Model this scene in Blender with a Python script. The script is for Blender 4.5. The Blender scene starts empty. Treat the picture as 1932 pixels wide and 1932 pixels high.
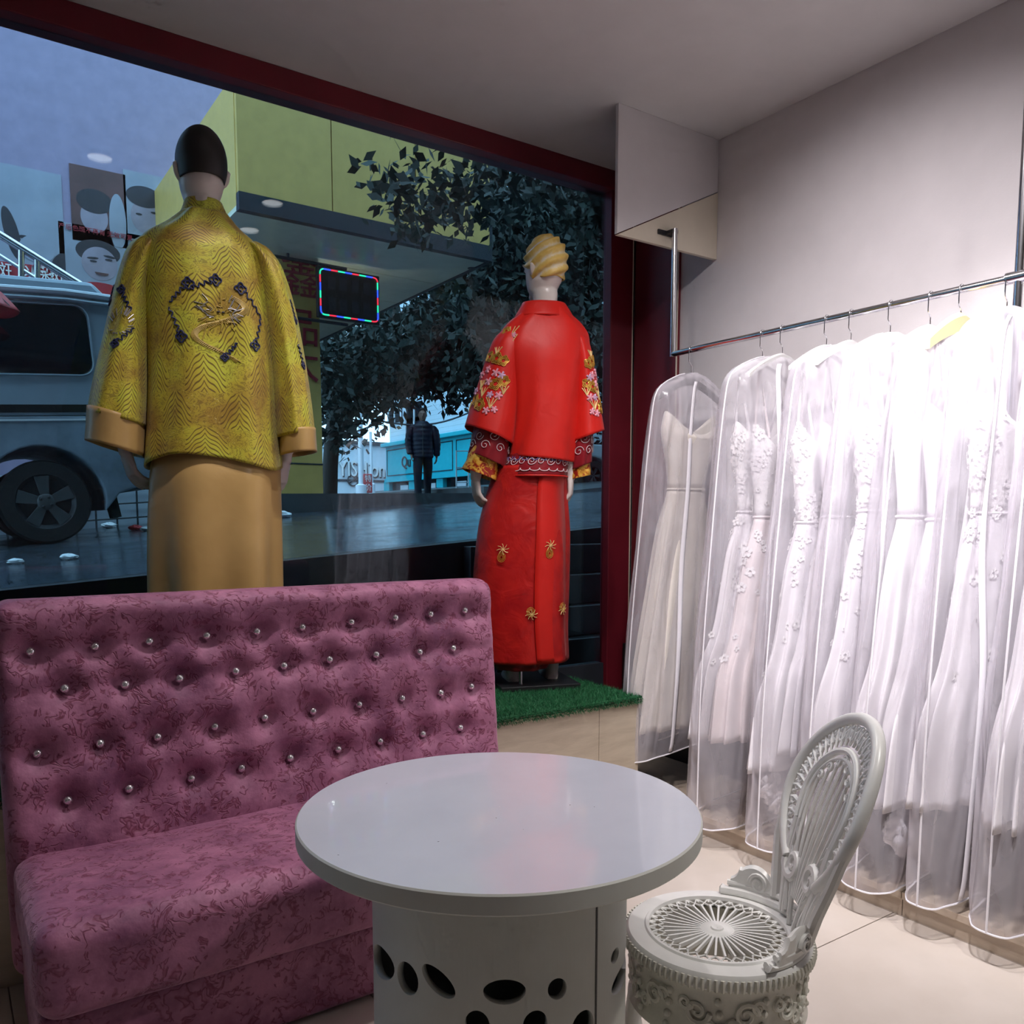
import bpy, bmesh, math, random
import numpy as np
from mathutils import Vector, Matrix
random.seed(7); rng = np.random.default_rng(11)
R = math.radians
SC = bpy.context.scene
COL = SC.collection

# ---------------------------------------------------------------- camera
FPX, PITCH, YAW, EYE = 1580.0, R(5.6), R(-34.5), 1.27
cd = bpy.data.cameras.new('camera'); cam = bpy.data.objects.new('camera', cd); COL.objects.link(cam)
cam.location = (0, 0, EYE); cam.rotation_euler = (R(90) - PITCH, 0, YAW)
cd.sensor_width = 36; cd.lens = FPX / 1932 * 36; cd.shift_y = 169.5 / 1932
cd.clip_start = .02; cd.clip_end = 300
SC.camera = cam

# ---------------------------------------------------------------- world, exposure, large lights
SC.view_settings.view_transform = 'Standard'; SC.view_settings.look = 'None'
SC.view_settings.gamma = 1; SC.view_settings.use_curve_mapping = False
SC.view_settings.exposure = 0.0
SC.cycles.transparent_max_bounces = 24
SC.cycles.max_bounces = 5; SC.cycles.diffuse_bounces = 3; SC.cycles.glossy_bounces = 3; SC.cycles.transmission_bounces = 3
SC.cycles.caustics_reflective = False; SC.cycles.caustics_refractive = False
SC.cycles.use_adaptive_sampling = True; SC.cycles.adaptive_threshold = .08; SC.cycles.adaptive_min_samples = 12; SC.cycles.sample_clamp_indirect = 4
w = bpy.data.worlds.new('world'); SC.world = w; w.use_nodes = True
bg = w.node_tree.nodes['Background']
bg.inputs[0].default_value = (.50, .78, 1.0, 1); bg.inputs[1].default_value = 3.2

def lamp(kind, name, loc, target, energy, color, **kw):
    l = bpy.data.lights.new(name, kind); l.energy = energy; l.color = color
    for k, v in kw.items(): setattr(l, k, v)
    o = bpy.data.objects.new(name, l); COL.objects.link(o); o.location = loc
    o.rotation_euler = (Vector(target) - Vector(loc)).to_track_quat('-Z', 'Y').to_euler()
    return o
CEIL = 3.0
# recessed ceiling lamps of the shop (their fixtures are built with the ceiling)
LAMPS = [  # x, y, target, watts, colour, cone, radius
    (0.75, 2.15, (0.72, 2.20, 0), 64, (1, .90, .94), 92, .03),
    (1.62, 2.05, (1.9, 2.25, 0.6), 56, (1, .93, .92), 128, .035),
    (1.55, 0.85, (2.70, 1.34, 1.25), 340, (1, .95, 1.0), 60, .06),
    (1.65, 1.55, (2.75, 1.85, 1.5), 112, (1, .94, .98), 104, .05),
    (1.75, 0.25, (2.05, 0.80, 0.6), 110, (1, .95, .92), 130, .06),
]
for i, (x, y, t, wt, c, cone, rad) in enumerate(LAMPS):
    lamp('SPOT', 'downlight_beam', (x, y, CEIL - .035), t, wt, c, spot_size=R(cone), spot_blend=1.0, shadow_soft_size=rad)

# ---------------------------------------------------------------- pixel rays of the photograph (1932 x 1932)
def ray(x, y):
    d = np.array([(x - 966) / FPX, 1.0, -(y - 1135.5) / FPX])
    c, s = math.cos(PITCH), math.sin(PITCH)
    d = np.array([d[0], d[1] * c + d[2] * s, -d[1] * s + d[2] * c])
    c, s = math.cos(YAW), math.sin(YAW)
    return np.array([c * d[0] - s * d[1], s * d[0] + c * d[1], d[2]])
ORG = np.array([0, 0, EYE])
def on_plane(x, y, p0, n):
    r = ray(x, y); p0 = np.array(p0, float); n = np.array(n, float)
    return ORG + r * (np.dot(p0 - ORG, n) / np.dot(r, n))
def onx(x, y, X): return on_plane(x, y, (X, 0, 0), (1, 0, 0))
def ony(x, y, Y): return on_plane(x, y, (0, Y, 0), (0, 1, 0))
def onz(x, y, Z): return on_plane(x, y, (0, 0, Z), (0, 0, 1))

# ---------------------------------------------------------------- materials
class N:
    """small node-tree helper"""
    def __init__(s, name):
        s.m = bpy.data.materials.new(name); s.m.use_nodes = True; s.t = s.m.node_tree
        s.b = s.t.nodes['Principled BSDF']; s.out = s.t.nodes['Material Output']
    def n(s, kind, **kw):
        nd = s.t.nodes.new(kind)
        for k, v in kw.items():
            if k.startswith('i_'):
                key = k[2:]; nd.inputs[int(key) if key.isdigit() else key.replace('_', ' ')].default_value = v
            else: setattr(nd, k, v)
        return nd
    def l(s, a, b): s.t.links.new(a, b)
    def math(s, op, a, b=None, c=None):
        nd = s.n('ShaderNodeMath', operation=op)
        for i, v in enumerate((a, b, c)):
            if v is None: continue
            if isinstance(v, (int, float)): nd.inputs[i].default_value = v
            else: s.l(v, nd.inputs[i])
        return nd.outputs[0]
    def mix(s, f, a, b, mode='MIX'):
        nd = s.n('ShaderNodeMix', data_type='RGBA', blend_type=mode)
        for k, v in ((0, f), (6, a), (7, b)):
            if isinstance(v, (int, float)): nd.inputs[k].default_value = v
            elif isinstance(v, tuple): nd.inputs[k].default_value = v if len(v) == 4 else (*v, 1)
            else: s.l(v, nd.inputs[k])
        return nd.outputs[2]
    def ramp(s, f, stops):
        nd = s.n('ShaderNodeValToRGB'); e = nd.color_ramp.elements
        while len(e) < len(stops): e.new(.5)
        for i, (p, c) in enumerate(stops): e[i].position = p; e[i].color = (*c, 1) if len(c) == 3 else c
        s.l(f, nd.inputs[0]); return nd.outputs[0]
    def noise(s, scale, detail=3, rough=.5, vec=None, dist=0):
        nd = s.n('ShaderNodeTexNoise', i_Scale=scale, i_Detail=detail, i_Roughness=rough, i_Distortion=dist)
        if vec is not None: s.l(vec, nd.inputs['Vector'])
        return nd.outputs['Fac']
    def coord(s, which='Object', scale=None):
        tc = s.n('ShaderNodeTexCoord')
        if scale is None: return tc.outputs[which]
        mp = s.n('ShaderNodeMapping'); mp.inputs['Scale'].default_value = scale
        s.l(tc.outputs[which], mp.inputs[0]); return mp.outputs[0]
    def bump(s, h, strength=.3, dist=.01):
        b = s.n('ShaderNodeBump', i_Strength=strength, i_Distance=dist); s.l(h, b.inputs['Height']); s.l(b.outputs[0], s.b.inputs['Normal'])
    def set(s, **kw):
        for k, v in kw.items():
            key = k.replace('_', ' ')
            if hasattr(v, 'is_linked') or hasattr(v, 'links'): s.l(v, s.b.inputs[key])
            else: s.b.inputs[key].default_value = (*v, 1) if isinstance(v, tuple) and len(v) == 3 else v
        return s

def plain(name, col, rough=.5, metal=0, var=.12, scale=6, bump=0, bscale=40, emit=None, es=1, **kw):
    n = N(name); f = n.noise(scale, 4, .6, n.coord())
    lo = tuple(max(0, c * (1 - var)) for c in col); hi = tuple(min(1, c * (1 + var)) for c in col)
    n.set(Base_Color=n.ramp(f, [(.3, lo), (.7, hi)]), Roughness=rough, Metallic=metal, **kw)
    if bump: n.bump(n.noise(bscale, 3, .6, n.coord()), bump, .004)
    if emit: n.set(Emission_Color=emit, Emission_Strength=es)
    return n.m
M = {}
M['wall'] = plain('wall_paint', (.74, .70, .70), .75, var=.03, bump=.08, bscale=120)
M['ceil'] = plain('ceiling_paint', (.72, .70, .69), .8, var=.03)
M['redframe'] = plain('red_lacquered_frame', (.16, .012, .022), .32, var=.15, scale=3)
M['cream'] = plain('cream_board', (.78, .70, .56), .5, var=.04)
M['chrome'] = plain('chrome', (.72, .72, .74), .16, 1, var=.04)
M['darkmetal'] = plain('dark_metal', (.05, .05, .055), .35, .7)
M['black'] = plain('black_panel', (.013, .013, .014), .35, var=.2)
M['grout'] = plain('grout', (.38, .33, .29), .8)
M['white_plastic'] = plain('white_plastic', (.80, .80, .78), .35, var=.04)
M['ivory'] = plain('ivory_satin', (.80, .74, .64), .45, var=.04, Sheen_Weight=.3)
M['skin_white'] = plain('mannequin_white', (.72, .66, .62), .3, var=.04)
M['rubber'] = plain('tyre_rubber', (.012, .012, .013), .7)
M['trunk'] = plain('bark', (.035, .028, .024), .85, var=.4, scale=14, bump=.6, bscale=30)
M['yellow'] = plain('yellow_cladding', (.72, .47, .13), .45, var=.08)
M['soffit'] = plain('canopy_soffit', (.82, .80, .62), .30, var=.06)
M['darkgrey'] = plain('dark_grey_trim', (.03, .035, .045), .4)
M['signred'] = plain('sign_red', (.38, .02, .035), .5)
M['teal'] = plain('teal_shopfront', (.01, .46, .55), .5, var=.06)
M['whitewall'] = plain('white_render', (.72, .78, .84), .6, var=.04)
M['purplewall'] = plain('lilac_hoarding', (.30, .24, .36), .6, var=.1)
M['print_pale'] = plain('poster_pale', (.30, .32, .40), .5, var=.15, scale=2)
M['print_face'] = plain('poster_face', (.32, .27, .34), .5, var=.2, scale=3)
M['print_dark'] = plain('poster_dark', (.03, .025, .035), .5)
M['print_brown'] = plain('poster_brown', (.12, .05, .05), .5, var=.3, scale=2)
M['white'] = plain('white_print', (.8, .8, .8), .5, var=.03)
M['navy'] = plain('navy_thread', (.012, .02, .09), .5, Sheen_Weight=.2)
M['silver_thread'] = plain('silver_thread', (.42, .42, .40), .35, .5)
M['goldthread'] = plain('gold_thread', (.62, .34, .05), .35, .45, var=.25, scale=60)
M['goldpale'] = plain('pale_gold_thread', (.78, .58, .24), .4, .2, var=.2, scale=60)
M['dullgold'] = plain('dull_gold_thread', (.50, .36, .07), .45, .1, var=.2, scale=60)
M['pink'] = plain('pink_thread', (.78, .34, .42), .5, var=.2, scale=60)
M['lilac'] = plain('lilac_thread', (.60, .38, .55), .5, var=.2, scale=60)
M['whitethread'] = plain('white_thread', (.78, .62, .64), .5)
M['blueth'] = plain('blue_thread', (.12, .10, .30), .5)
M['crystal'] = plain('crystal_button', (.75, .74, .76), .08, .85)
M['jacket_man'] = plain('navy_puffer', (.016, .020, .045), .45, var=.2)
M['jeans'] = plain('dark_jeans', (.018, .022, .04), .8)
M['skin'] = plain('skin', (.42, .26, .20), .5)
M['hair'] = plain('black_hair', (.012, .010, .010), .5)
M['red_cloth'] = plain('red_umbrella', (.5, .02, .03), .5)
M['litter_white'] = plain('litter_white', (.75, .78, .8), .5)
M['goldhanger'] = plain('pale_gold_hanger', (.80, .66, .36), .35, var=.04)
M['greyfelt'] = plain('grey_plastic', (.16, .17, .19), .4)

def m_tile():
    n = N('beige_polished_tile'); c = n.coord('Object')
    f = n.noise(3, 5, .6, c)
    n.set(Base_Color=n.ramp(f, [(.3, (.62, .55, .48)), (.7, (.69, .62, .55))]), Roughness=.16); return n.m
M['tile'] = m_tile()
def m_stone(name, a, b, sc, rough=.4):
    n = N(name); c = n.coord('Object', sc)
    f = n.noise(4, 6, .65, c, .6)
    n.set(Base_Color=n.ramp(f, [(.3, a), (.7, b)]), Roughness=rough); n.bump(f, .08, .004); return n.m
M['stepstone'] = m_stone('beige_step_stone', (.46, .37, .28), (.60, .50, .40), (6, 1, 6))
M['platstone'] = m_stone('cream_travertine', (.50, .42, .32), (.64, .55, .43), (1, 1, 7))
M['darkstone'] = m_stone('dark_wet_stone', (.010, .011, .013), (.03, .03, .035), (2, 2, 2), .35)

def m_velvet():
    n = N('crushed_mauve_velvet'); c = n.coord('Object')
    big = n.noise(5, 3, .5, c)
    dist = n.n('ShaderNodeTexNoise', i_Scale=9, i_Detail=3); n.l(c, dist.inputs['Vector'])
    mp = n.n('ShaderNodeVectorMath', operation='MULTIPLY_ADD'); n.l(dist.outputs['Color'], mp.inputs[0])
    mp.inputs[1].default_value = (.16, .16, .16); n.l(c, mp.inputs[2])
    cr = n.n('ShaderNodeTexNoise', i_Scale=27, i_Detail=2, i_Roughness=.6, i_Distortion=.5); n.l(mp.outputs[0], cr.inputs['Vector'])
    cre = n.math('ABSOLUTE', n.math('SUBTRACT', cr.outputs['Fac'], .5))
    line = n.math('SUBTRACT', 1.0, n.math('MINIMUM', 1.0, n.math('MULTIPLY', cre, 17)))
    gate = n.math('GREATER_THAN', n.noise(21, 2, .5, c), .47)
    line = n.math('MULTIPLY', line, gate)
    base = n.ramp(n.math('ADD', n.math('MULTIPLY', big, .6), n.math('MULTIPLY', n.noise(26, 3, .6, c), .4)), [(.35, (.20, .060, .13)), (.62, (.43, .165, .275))])
    n.set(Base_Color=n.mix(n.math('MULTIPLY', line, .85), base, (.15, .016, .05)), Roughness=.62, Sheen_Weight=.55, Sheen_Roughness=.35)
    n.b.inputs['Sheen Tint'].default_value = (.95, .62, .80, 1)
    n.bump(n.math('SUBTRACT', n.noise(30, 3, .6, c), n.math('MULTIPLY', line, .5)), .5, .006); return n.m
M['velvet'] = m_velvet()

def m_brocade():
    n = N('gold_cloud_brocade'); tc = n.n('ShaderNodeTexCoord'); sp = n.n('ShaderNodeSeparateXYZ')
    n.l(tc.outputs['UV'], sp.inputs[0]); x, y = sp.outputs[0], sp.outputs[1]
    py = n.math('DIVIDE', y, .10); row = n.math('FLOOR', py)
    odd = n.math('MODULO', n.math('ABSOLUTE', row), 2.0)
    ux = n.math('ADD', n.math('DIVIDE', x, .145), n.math('MULTIPLY', odd, .5))
    fx = n.math('ABSOLUTE', n.math('SUBTRACT', n.math('FRACT', ux), .5)); fy = n.math('FRACT', py)
    wob = n.math('MULTIPLY', n.math('SINE', n.math('MULTIPLY', fx, 32)), .035)
    d = n.math('ADD', n.math('ADD', n.math('MULTIPLY', fx, 2.2), wob), fy)
    dn = n.math('ADD', d, n.math('MULTIPLY', n.noise(18, 2, .5, tc.outputs['UV']), .14))
    s = n.math('SINE', n.math('MULTIPLY', dn, 38))
    line = n.math('GREATER_THAN', s, .62)
    inside = n.math('MULTIPLY', n.math('LESS_THAN', n.math('ADD', fx, n.math('MULTIPLY', fy, .05)), .31), n.math('LESS_THAN', d, 1.25))
    fine = n.math('GREATER_THAN', n.math('SINE', n.math('MULTIPLY', n.noise(26, 3, .6, tc.outputs['UV'], 1.5), 48)), .55)
    lines = n.math('ADD', n.math('MULTIPLY', line, inside), n.math('MULTIPLY', n.math('MULTIPLY', fine, .6), n.math('SUBTRACT', 1.0, inside)))
    big = n.noise(7, 3, .6, tc.outputs['UV'])
    base = n.ramp(big, [(.36, (.42, .27, .03)), (.50, (.60, .50, .04)), (.64, (.66, .68, .06))])
    hi = n.math('GREATER_THAN', n.noise(120, 3, .7, tc.outputs['UV'], 1.5), .66)
    base = n.mix(n.math('MULTIPLY', hi, .6), base, (.88, .78, .30))  # pale specks paint highlights into the cloth colour
    n.set(Base_Color=n.mix(n.math('MULTIPLY', lines, .85), base, (.13, .07, .015)), Roughness=.46, Metallic=.15, Sheen_Weight=.2)
    n.bump(n.math('ADD', n.math('MULTIPLY', lines, -.5), n.noise(7, 2, .5, tc.outputs['UV'])), .25, .004); return n.m
M['brocade'] = m_brocade()
def m_satin(name, a, b, rough=.38, weave=True, noise=5, bump=.25, **kw):
    n = N(name); c = n.coord('Object'); f = n.noise(noise, 3, .55, c)
    n.set(Base_Color=n.ramp(f, [(.3, a), (.7, b)]), Roughness=rough, Sheen_Weight=.05, Specular_IOR_Level=.3, **kw)
    n.bump(n.noise(9, 3, .5, c, .8), bump, .02); return n.m
M['goldsatin'] = m_satin('tan_gold_satin', (.50, .32, .11), (.60, .40, .15), .34, bump=.08)
M['redsatin'] = m_satin('scarlet_satin', (.56, .010, .006), (.66, .016, .009), .46, bump=.10)
M['redorganza'] = m_satin('red_organza', (.34, .005, .007), (.52, .014, .010), .36, noise=12, bump=.45)
M['darkred'] = m_satin('deep_red_satin', (.20, .006, .012), (.27, .010, .018), .40)
def m_cuff():
    n = N('gold_flower_brocade_cuff'); c = n.coord('Object'); f = n.noise(34, 4, .6, c, 1.6)
    n.set(Base_Color=n.ramp(f, [(.42, (.36, .02, .01)), (.50, (.74, .34, .03)), (.62, (.85, .55, .10))]), Roughness=.35, Metallic=.2)
    n.bump(f, .3, .004); return n.m
M['cuff'] = m_cuff()
def m_gown(name, a, b, lace=0):
    n = N(name); c = n.coord('Object'); f = n.noise(10, 4, .6, c)
    col = n.ramp(f, [(.3, a), (.7, b)])
    n.set(Base_Color=col, Roughness=.6, Sheen_Weight=.5)
    n.b.inputs['Subsurface Weight'].default_value = 0
    n.bump(n.noise(60 if lace else 12, 4, .65, c), .6 if lace else .25, .006); return n.m
M['gown_white'] = m_gown('white_tulle', (.76, .72, .76), (.84, .81, .84))
M['gown_ivory'] = m_gown('ivory_tulle', (.78, .72, .64), (.85, .80, .73))
M['gown_blush'] = m_gown('blush_tulle', (.76, .66, .66), (.84, .76, .76))
M['lace'] = m_gown('white_lace', (.80, .77, .78), (.9, .88, .88), 1)
def m_film(name, a0, a1, tint):
    n = N(name); c = n.coord('Object', (2.4, 2.4, .6))
    lw = n.n('ShaderNodeLayerWeight', i_Blend=.35)
    cr = n.noise(3.2, 2, .55, c, .6)
    al = n.math('ADD', a0, n.math('MULTIPLY', lw.outputs['Facing'], a1))
    al = n.math('MINIMUM', 1.0, n.math('ADD', al, n.math('MULTIPLY', n.math('SUBTRACT', cr, .5), .35)))
    n.set(Base_Color=tint, Roughness=.2, Alpha=al, Specular_IOR_Level=.7)
    n.bump(cr, .9, .05); return n.m
M['film'] = m_film('garment_bag_film', .22, .45, (.90, .86, .93))
M['piping'] = plain('white_piping', (.86, .84, .88), .4, var=.03)
def m_glass(name, tint=(1, 1, 1), k=.9):
    n = N(name); n.t.nodes.remove(n.b)
    tr = n.n('ShaderNodeBsdfTransparent'); tr.inputs[0].default_value = (*tint, 1)
    gl = n.n('ShaderNodeBsdfGlossy', i_Roughness=.01); fr = n.n('ShaderNodeFresnel', i_IOR=1.45)
    mx = n.n('ShaderNodeMixShader'); n.l(n.math('MULTIPLY', fr.outputs[0], k), mx.inputs[0]); n.l(tr.outputs[0], mx.inputs[1]); n.l(gl.outputs[0], mx.inputs[2])
    n.l(mx.outputs[0], n.out.inputs[0]); return n.m
M['glass'] = m_glass('shop_window_glass', (.80, .90, .95), .9)
M['darkglass'] = plain('tinted_vehicle_glass', (.006, .008, .012), .06)
M['whitegloss'] = None
def m_table():
    n = N('white_lacquer_top'); c = n.coord(); f = n.noise(4, 4, .6, c)
    sp = n.math('GREATER_THAN', n.noise(62, 2, .5, c), .79)
    col = n.mix(sp, n.ramp(f, [(.3, (.60, .63, .72)), (.7, (.66, .69, .78))]), (.12, .11, .10))  # bluish window reflection tinted into the white lacquer colour
    n.set(Base_Color=col, Roughness=.26, Coat_Weight=.8, Coat_Roughness=.06); return n.m
M['tabletop'] = m_table()
M['tableside'] = plain('white_painted_board', (.60, .61, .56), .5, var=.05)
M['tableedge'] = plain('shaded_grey_board_edge', (.26, .27, .25), .6, var=.15, scale=12)  # grey board, darkened further with the shade below the tabletop
M['chair'] = plain('white_cast_metal', (.86, .86, .83), .32, var=.06, scale=10)
M['chairdirt'] = plain('aged_white_cast_metal', (.72, .71, .62), .42, var=.14, scale=14, bump=.15, bscale=60)
M['hairgold'] = None
def m_hair():
    n = N('gilded_plaster_hair'); c = n.coord(); g = n.n('ShaderNodeNewGeometry')
    f = n.noise(45, 4, .7, c)
    pt = n.math('ADD', n.math('MULTIPLY', g.outputs['Pointiness'], 1.0), n.math('MULTIPLY', n.math('SUBTRACT', f, .5), .12))
    n.set(Base_Color=n.ramp(pt, [(.46, (.80, .74, .62)), (.50, (.78, .58, .20)), (.54, (.70, .46, .10))]), Roughness=.45); return n.m
M['hairgold'] = m_hair()
def m_road():
    n = N('wet_asphalt'); c = n.coord('Object'); f = n.noise(2.2, 5, .6, c); g = n.noise(60, 3, .6, c)
    n.set(Base_Color=n.ramp(g, [(.3, (.026, .034, .046)), (.75, (.062, .078, .100))]), Roughness=n.ramp(f, [(.35, (.07,) * 3), (.65, (.24,) * 3)]))
    n.bump(n.math('ADD', n.noise(9, 3, .6, n.coord('Object', (.6, 4, 1))), n.math('MULTIPLY', g, .3)), .22, .012); return n.m
M['road'] = m_road()
M['concrete'] = plain('wet_concrete', (.05, .055, .06), .5, var=.3, scale=5, bump=.3)
M['van'] = plain('silver_grey_paint', (.38, .44, .50), .32, .2, var=.05)
M['vandirt'] = plain('dirty_grey_paint', (.24, .28, .33), .5, var=.35, scale=3)
M['alloy'] = plain('dull_alloy', (.09, .095, .10), .5, .3, var=.2)
M['turf'] = plain('green_turf', (.012, .10, .035), .85, var=.4, scale=90)
M['blade'] = plain('green_blade', (.012, .13, .045), .7, var=.4, scale=50)
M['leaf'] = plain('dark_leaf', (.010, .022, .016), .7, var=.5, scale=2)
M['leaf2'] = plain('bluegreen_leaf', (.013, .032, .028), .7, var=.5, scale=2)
def emis(name, col, s):
    n = N(name); n.set(Base_Color=(.02, .02, .02), Emission_Color=col, Emission_Strength=s); return n.m
M['ledr'] = emis('led_red', (1, .03, .06), 1.6); M['ledg'] = emis('led_green', (.03, 1, .45), 1.5); M['ledb'] = emis('led_blue', (.03, .08, 1), 2.2)
M['lens'] = emis('downlight_lens', (1, .95, .92), 6)
M['filltube'] = emis('added_fill_tube', (1, .95, .75), 95)  # glow of the fill tubes added under the canopy
M['whitetile'] = None
def m_wtile():
    n = N('white_wall_tile'); b = n.n('ShaderNodeTexBrick', i_Scale=3.2)
    b.inputs['Color1'].default_value = (.62, .74, .80, 1); b.inputs['Color2'].default_value = (.58, .70, .78, 1); b.inputs['Mortar'].default_value = (.42, .52, .58, 1)
    mp = n.n('ShaderNodeMapping'); mp.inputs['Rotation'].default_value = (R(90), 0, R(90)); n.l(n.coord(), mp.inputs[0]); n.l(mp.outputs[0], b.inputs[0])
    n.set(Base_Color=b.outputs[0], Roughness=.5); return n.m
M['whitetile'] = m_wtile()

# ---------------------------------------------------------------- geometry helpers
ROOT = {}
def tag(o, label=None, cat=None, group=None, kind=None):
    for k, v in (('label', label), ('category', cat), ('group', group), ('kind', kind)):
        if v: o[k] = v
    return o
def thing(name, label, cat, loc=(0, 0, 0), group=None, kind=None):
    o = bpy.data.objects.new(name, None); COL.objects.link(o); o.location = loc; o.empty_display_size = .1
    ROOT[o.name] = np.array(loc, float); return tag(o, label, cat, group, kind)
class MB:
    def __init__(s): s.v = []; s.f = []; s.uv = None
    def add(s, v, f):
        k = len(s.v); s.v.extend([tuple(map(float, p)) for p in v]); s.f.extend([tuple(i + k for i in q) for q in f]); return s
    def box(s, x0, x1, y0, y1, z0, z1):
        v = [(x, y, z) for x in (x0, x1) for y in (y0, y1) for z in (z0, z1)]
        return s.add(v, [(0, 1, 3, 2), (4, 6, 7, 5), (0, 4, 5, 1), (2, 3, 7, 6), (0, 2, 6, 4), (1, 5, 7, 3)])
    def tube(s, pts, r, n=8, closed=False, caps=True):
        P = [Vector(p) for p in pts]; m = len(P)
        rr = r if hasattr(r, '__len__') else [r] * m
        T = []
        for i in range(m):
            a = P[(i - 1) % m] if (closed or i > 0) else P[i]; b = P[(i + 1) % m] if (closed or i < m - 1) else P[i]
            t = (b - a); T.append(t.normalized() if t.length > 1e-9 else Vector((0, 0, 1)))
        up = T[0].orthogonal().normalized(); V = []; F = []
        for i in range(m):
            up = (up - T[i] * up.dot(T[i])); up = up.normalized() if up.length > 1e-6 else T[i].orthogonal().normalized()
            sd = T[i].cross(up)
            for k in range(n):
                a = 2 * math.pi * k / n; V.append(P[i] + (up * math.cos(a) + sd * math.sin(a)) * rr[i])
        for i in range(m if closed else m - 1):
            j = (i + 1) % m
            for k in range(n): F.append((i * n + k, i * n + (k + 1) % n, j * n + (k + 1) % n, j * n + k))
        if caps and not closed: F.append(tuple(range(n))[::-1]); F.append(tuple((m - 1) * n + k for k in range(n)))
        return s.add(V, F)
    def lathe(s, prof, c=(0, 0), n=48, cap0=False, cap1=False):
        m = len(prof); V = []; F = []
        for r, z in prof:
            for k in range(n): a = 2 * math.pi * k / n; V.append((c[0] + r * math.cos(a), c[1] + r * math.sin(a), z))
        for i in range(m - 1):
            for k in range(n): F.append((i * n + k, i * n + (k + 1) % n, (i + 1) * n + (k + 1) % n, (i + 1) * n + k))
        if cap0: F.append(tuple(range(n))[::-1])
        if cap1: F.append(tuple((m - 1) * n + k for k in range(n)))
        return s.add(V, F)
    def ball(s, c, r, n=10, sc=(1, 1, 1)):
        V = []; F = []; m = n
        for i in range(m + 1):
            t = math.pi * i / m
            for k in range(n):
                a = 2 * math.pi * k / n; V.append((c[0] + r * sc[0] * math.sin(t) * math.cos(a), c[1] + r * sc[1] * math.sin(t) * math.sin(a), c[2] + r * sc[2] * math.cos(t)))
        for i in range(m):
            for k in range(n): F.append((i * n + k, (i + 1) * n + k, (i + 1) * n + (k + 1) % n, i * n + (k + 1) % n))
        return s.add(V, F)
    def prism(s, poly, d):
        """poly: list of 3D points in a plane, extruded by vector d"""
        n = len(poly); d = np.array(d, float); V = [tuple(p) for p in poly] + [tuple(np.array(p) + d) for p in poly]
        return s.add(V, [tuple(range(n))[::-1], tuple(range(n, 2 * n))] + [(i, (i + 1) % n, n + (i + 1) % n, n + i) for i in range(n)])
    def grid(s, fn, nu, nv, wrap=True, su=1, sv=1):
        """fn(u,v) -> point; wrap in u"""
        V = []; F = []; mu = nu if wrap else nu + 1
        for j in range(nv + 1):
            for i in range(mu): V.append(fn(i / nu, j / nv))
        k0 = len(s.v)
        if s.uv is None: s.uv = {}
        for j in range(nv):
            for i in range(nu):
                q = (j * mu + i, j * mu + (i + 1) % mu, (j + 1) * mu + (i + 1) % mu, (j + 1) * mu + i)
                s.uv[len(s.f) + len(F)] = [(i / nu * su, -j / nv * sv), ((i + 1) / nu * su, -j / nv * sv), ((i + 1) / nu * su, -(j + 1) / nv * sv), (i / nu * su, -(j + 1) / nv * sv)]
                F.append(q)
        return s.add(V, F)
    def xform(s, fn): s.v = [tuple(fn(*p)) for p in s.v]; return s
    def build(s, name, mat, parent=None, smooth=True, bevel=0, solid=0, sub=0, label=None, auto=40, kind=None):
        if parent is not None: L = ROOT[parent.name]
        else:
            a = np.array(s.v); L = np.array([(a[:, 0].min() + a[:, 0].max()) / 2, (a[:, 1].min() + a[:, 1].max()) / 2, a[:, 2].min()])
        me = bpy.data.meshes.new(name); me.from_pydata([tuple(np.array(p) - L) for p in s.v], [], s.f)
        if s.uv:
            ul = me.uv_layers.new(name='UVMap'); dat = np.zeros(len(me.loops) * 2)
            for pi, p in enumerate(me.polygons):
                if pi in s.uv:
                    for li, c in zip(p.loop_indices, s.uv[pi]): dat[2 * li:2 * li + 2] = c
            ul.data.foreach_set('uv', dat)
        me.update()
        bm = bmesh.new(); bm.from_mesh(me); bmesh.ops.recalc_face_normals(bm, faces=bm.faces); bm.to_mesh(me); bm.free()
        if smooth:
            me.polygons.foreach_set('use_smooth', [True] * len(me.polygons))
            if auto and hasattr(me, 'set_sharp_from_angle'): me.set_sharp_from_angle(angle=R(auto))
        if mat is not None: me.materials.append(mat)
        o = bpy.data.objects.new(name, me); COL.objects.link(o)
        if parent is not None: o.parent = parent
        else: o.location = L
        ROOT[o.name] = L
        if bevel: md = o.modifiers.new('bevel', 'BEVEL'); md.width = bevel; md.segments = 2; md.limit_method = 'ANGLE'; md.angle_limit = R(35)
        if solid: md = o.modifiers.new('solid', 'SOLIDIFY'); md.thickness = abs(solid); md.offset = -1 if solid > 0 else 1
        if sub: md = o.modifiers.new('sub', 'SUBSURF'); md.levels = sub; md.render_levels = sub
        return tag(o, label, kind=kind)
def bx(name, x0, x1, y0, y1, z0, z1, mat, parent=None, bevel=0, **kw):
    return MB().box(x0, x1, y0, y1, z0, z1).build(name, mat, parent, smooth=False, bevel=bevel, **kw)
def struct(o): o['kind'] = 'structure'; return o
def bake(o):
    """apply the modifiers of o"""
    dg = bpy.context.evaluated_depsgraph_get(); me = bpy.data.meshes.new_from_object(o.evaluated_get(dg))
    old = o.data; o.modifiers.clear(); o.data = me; return o
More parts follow.
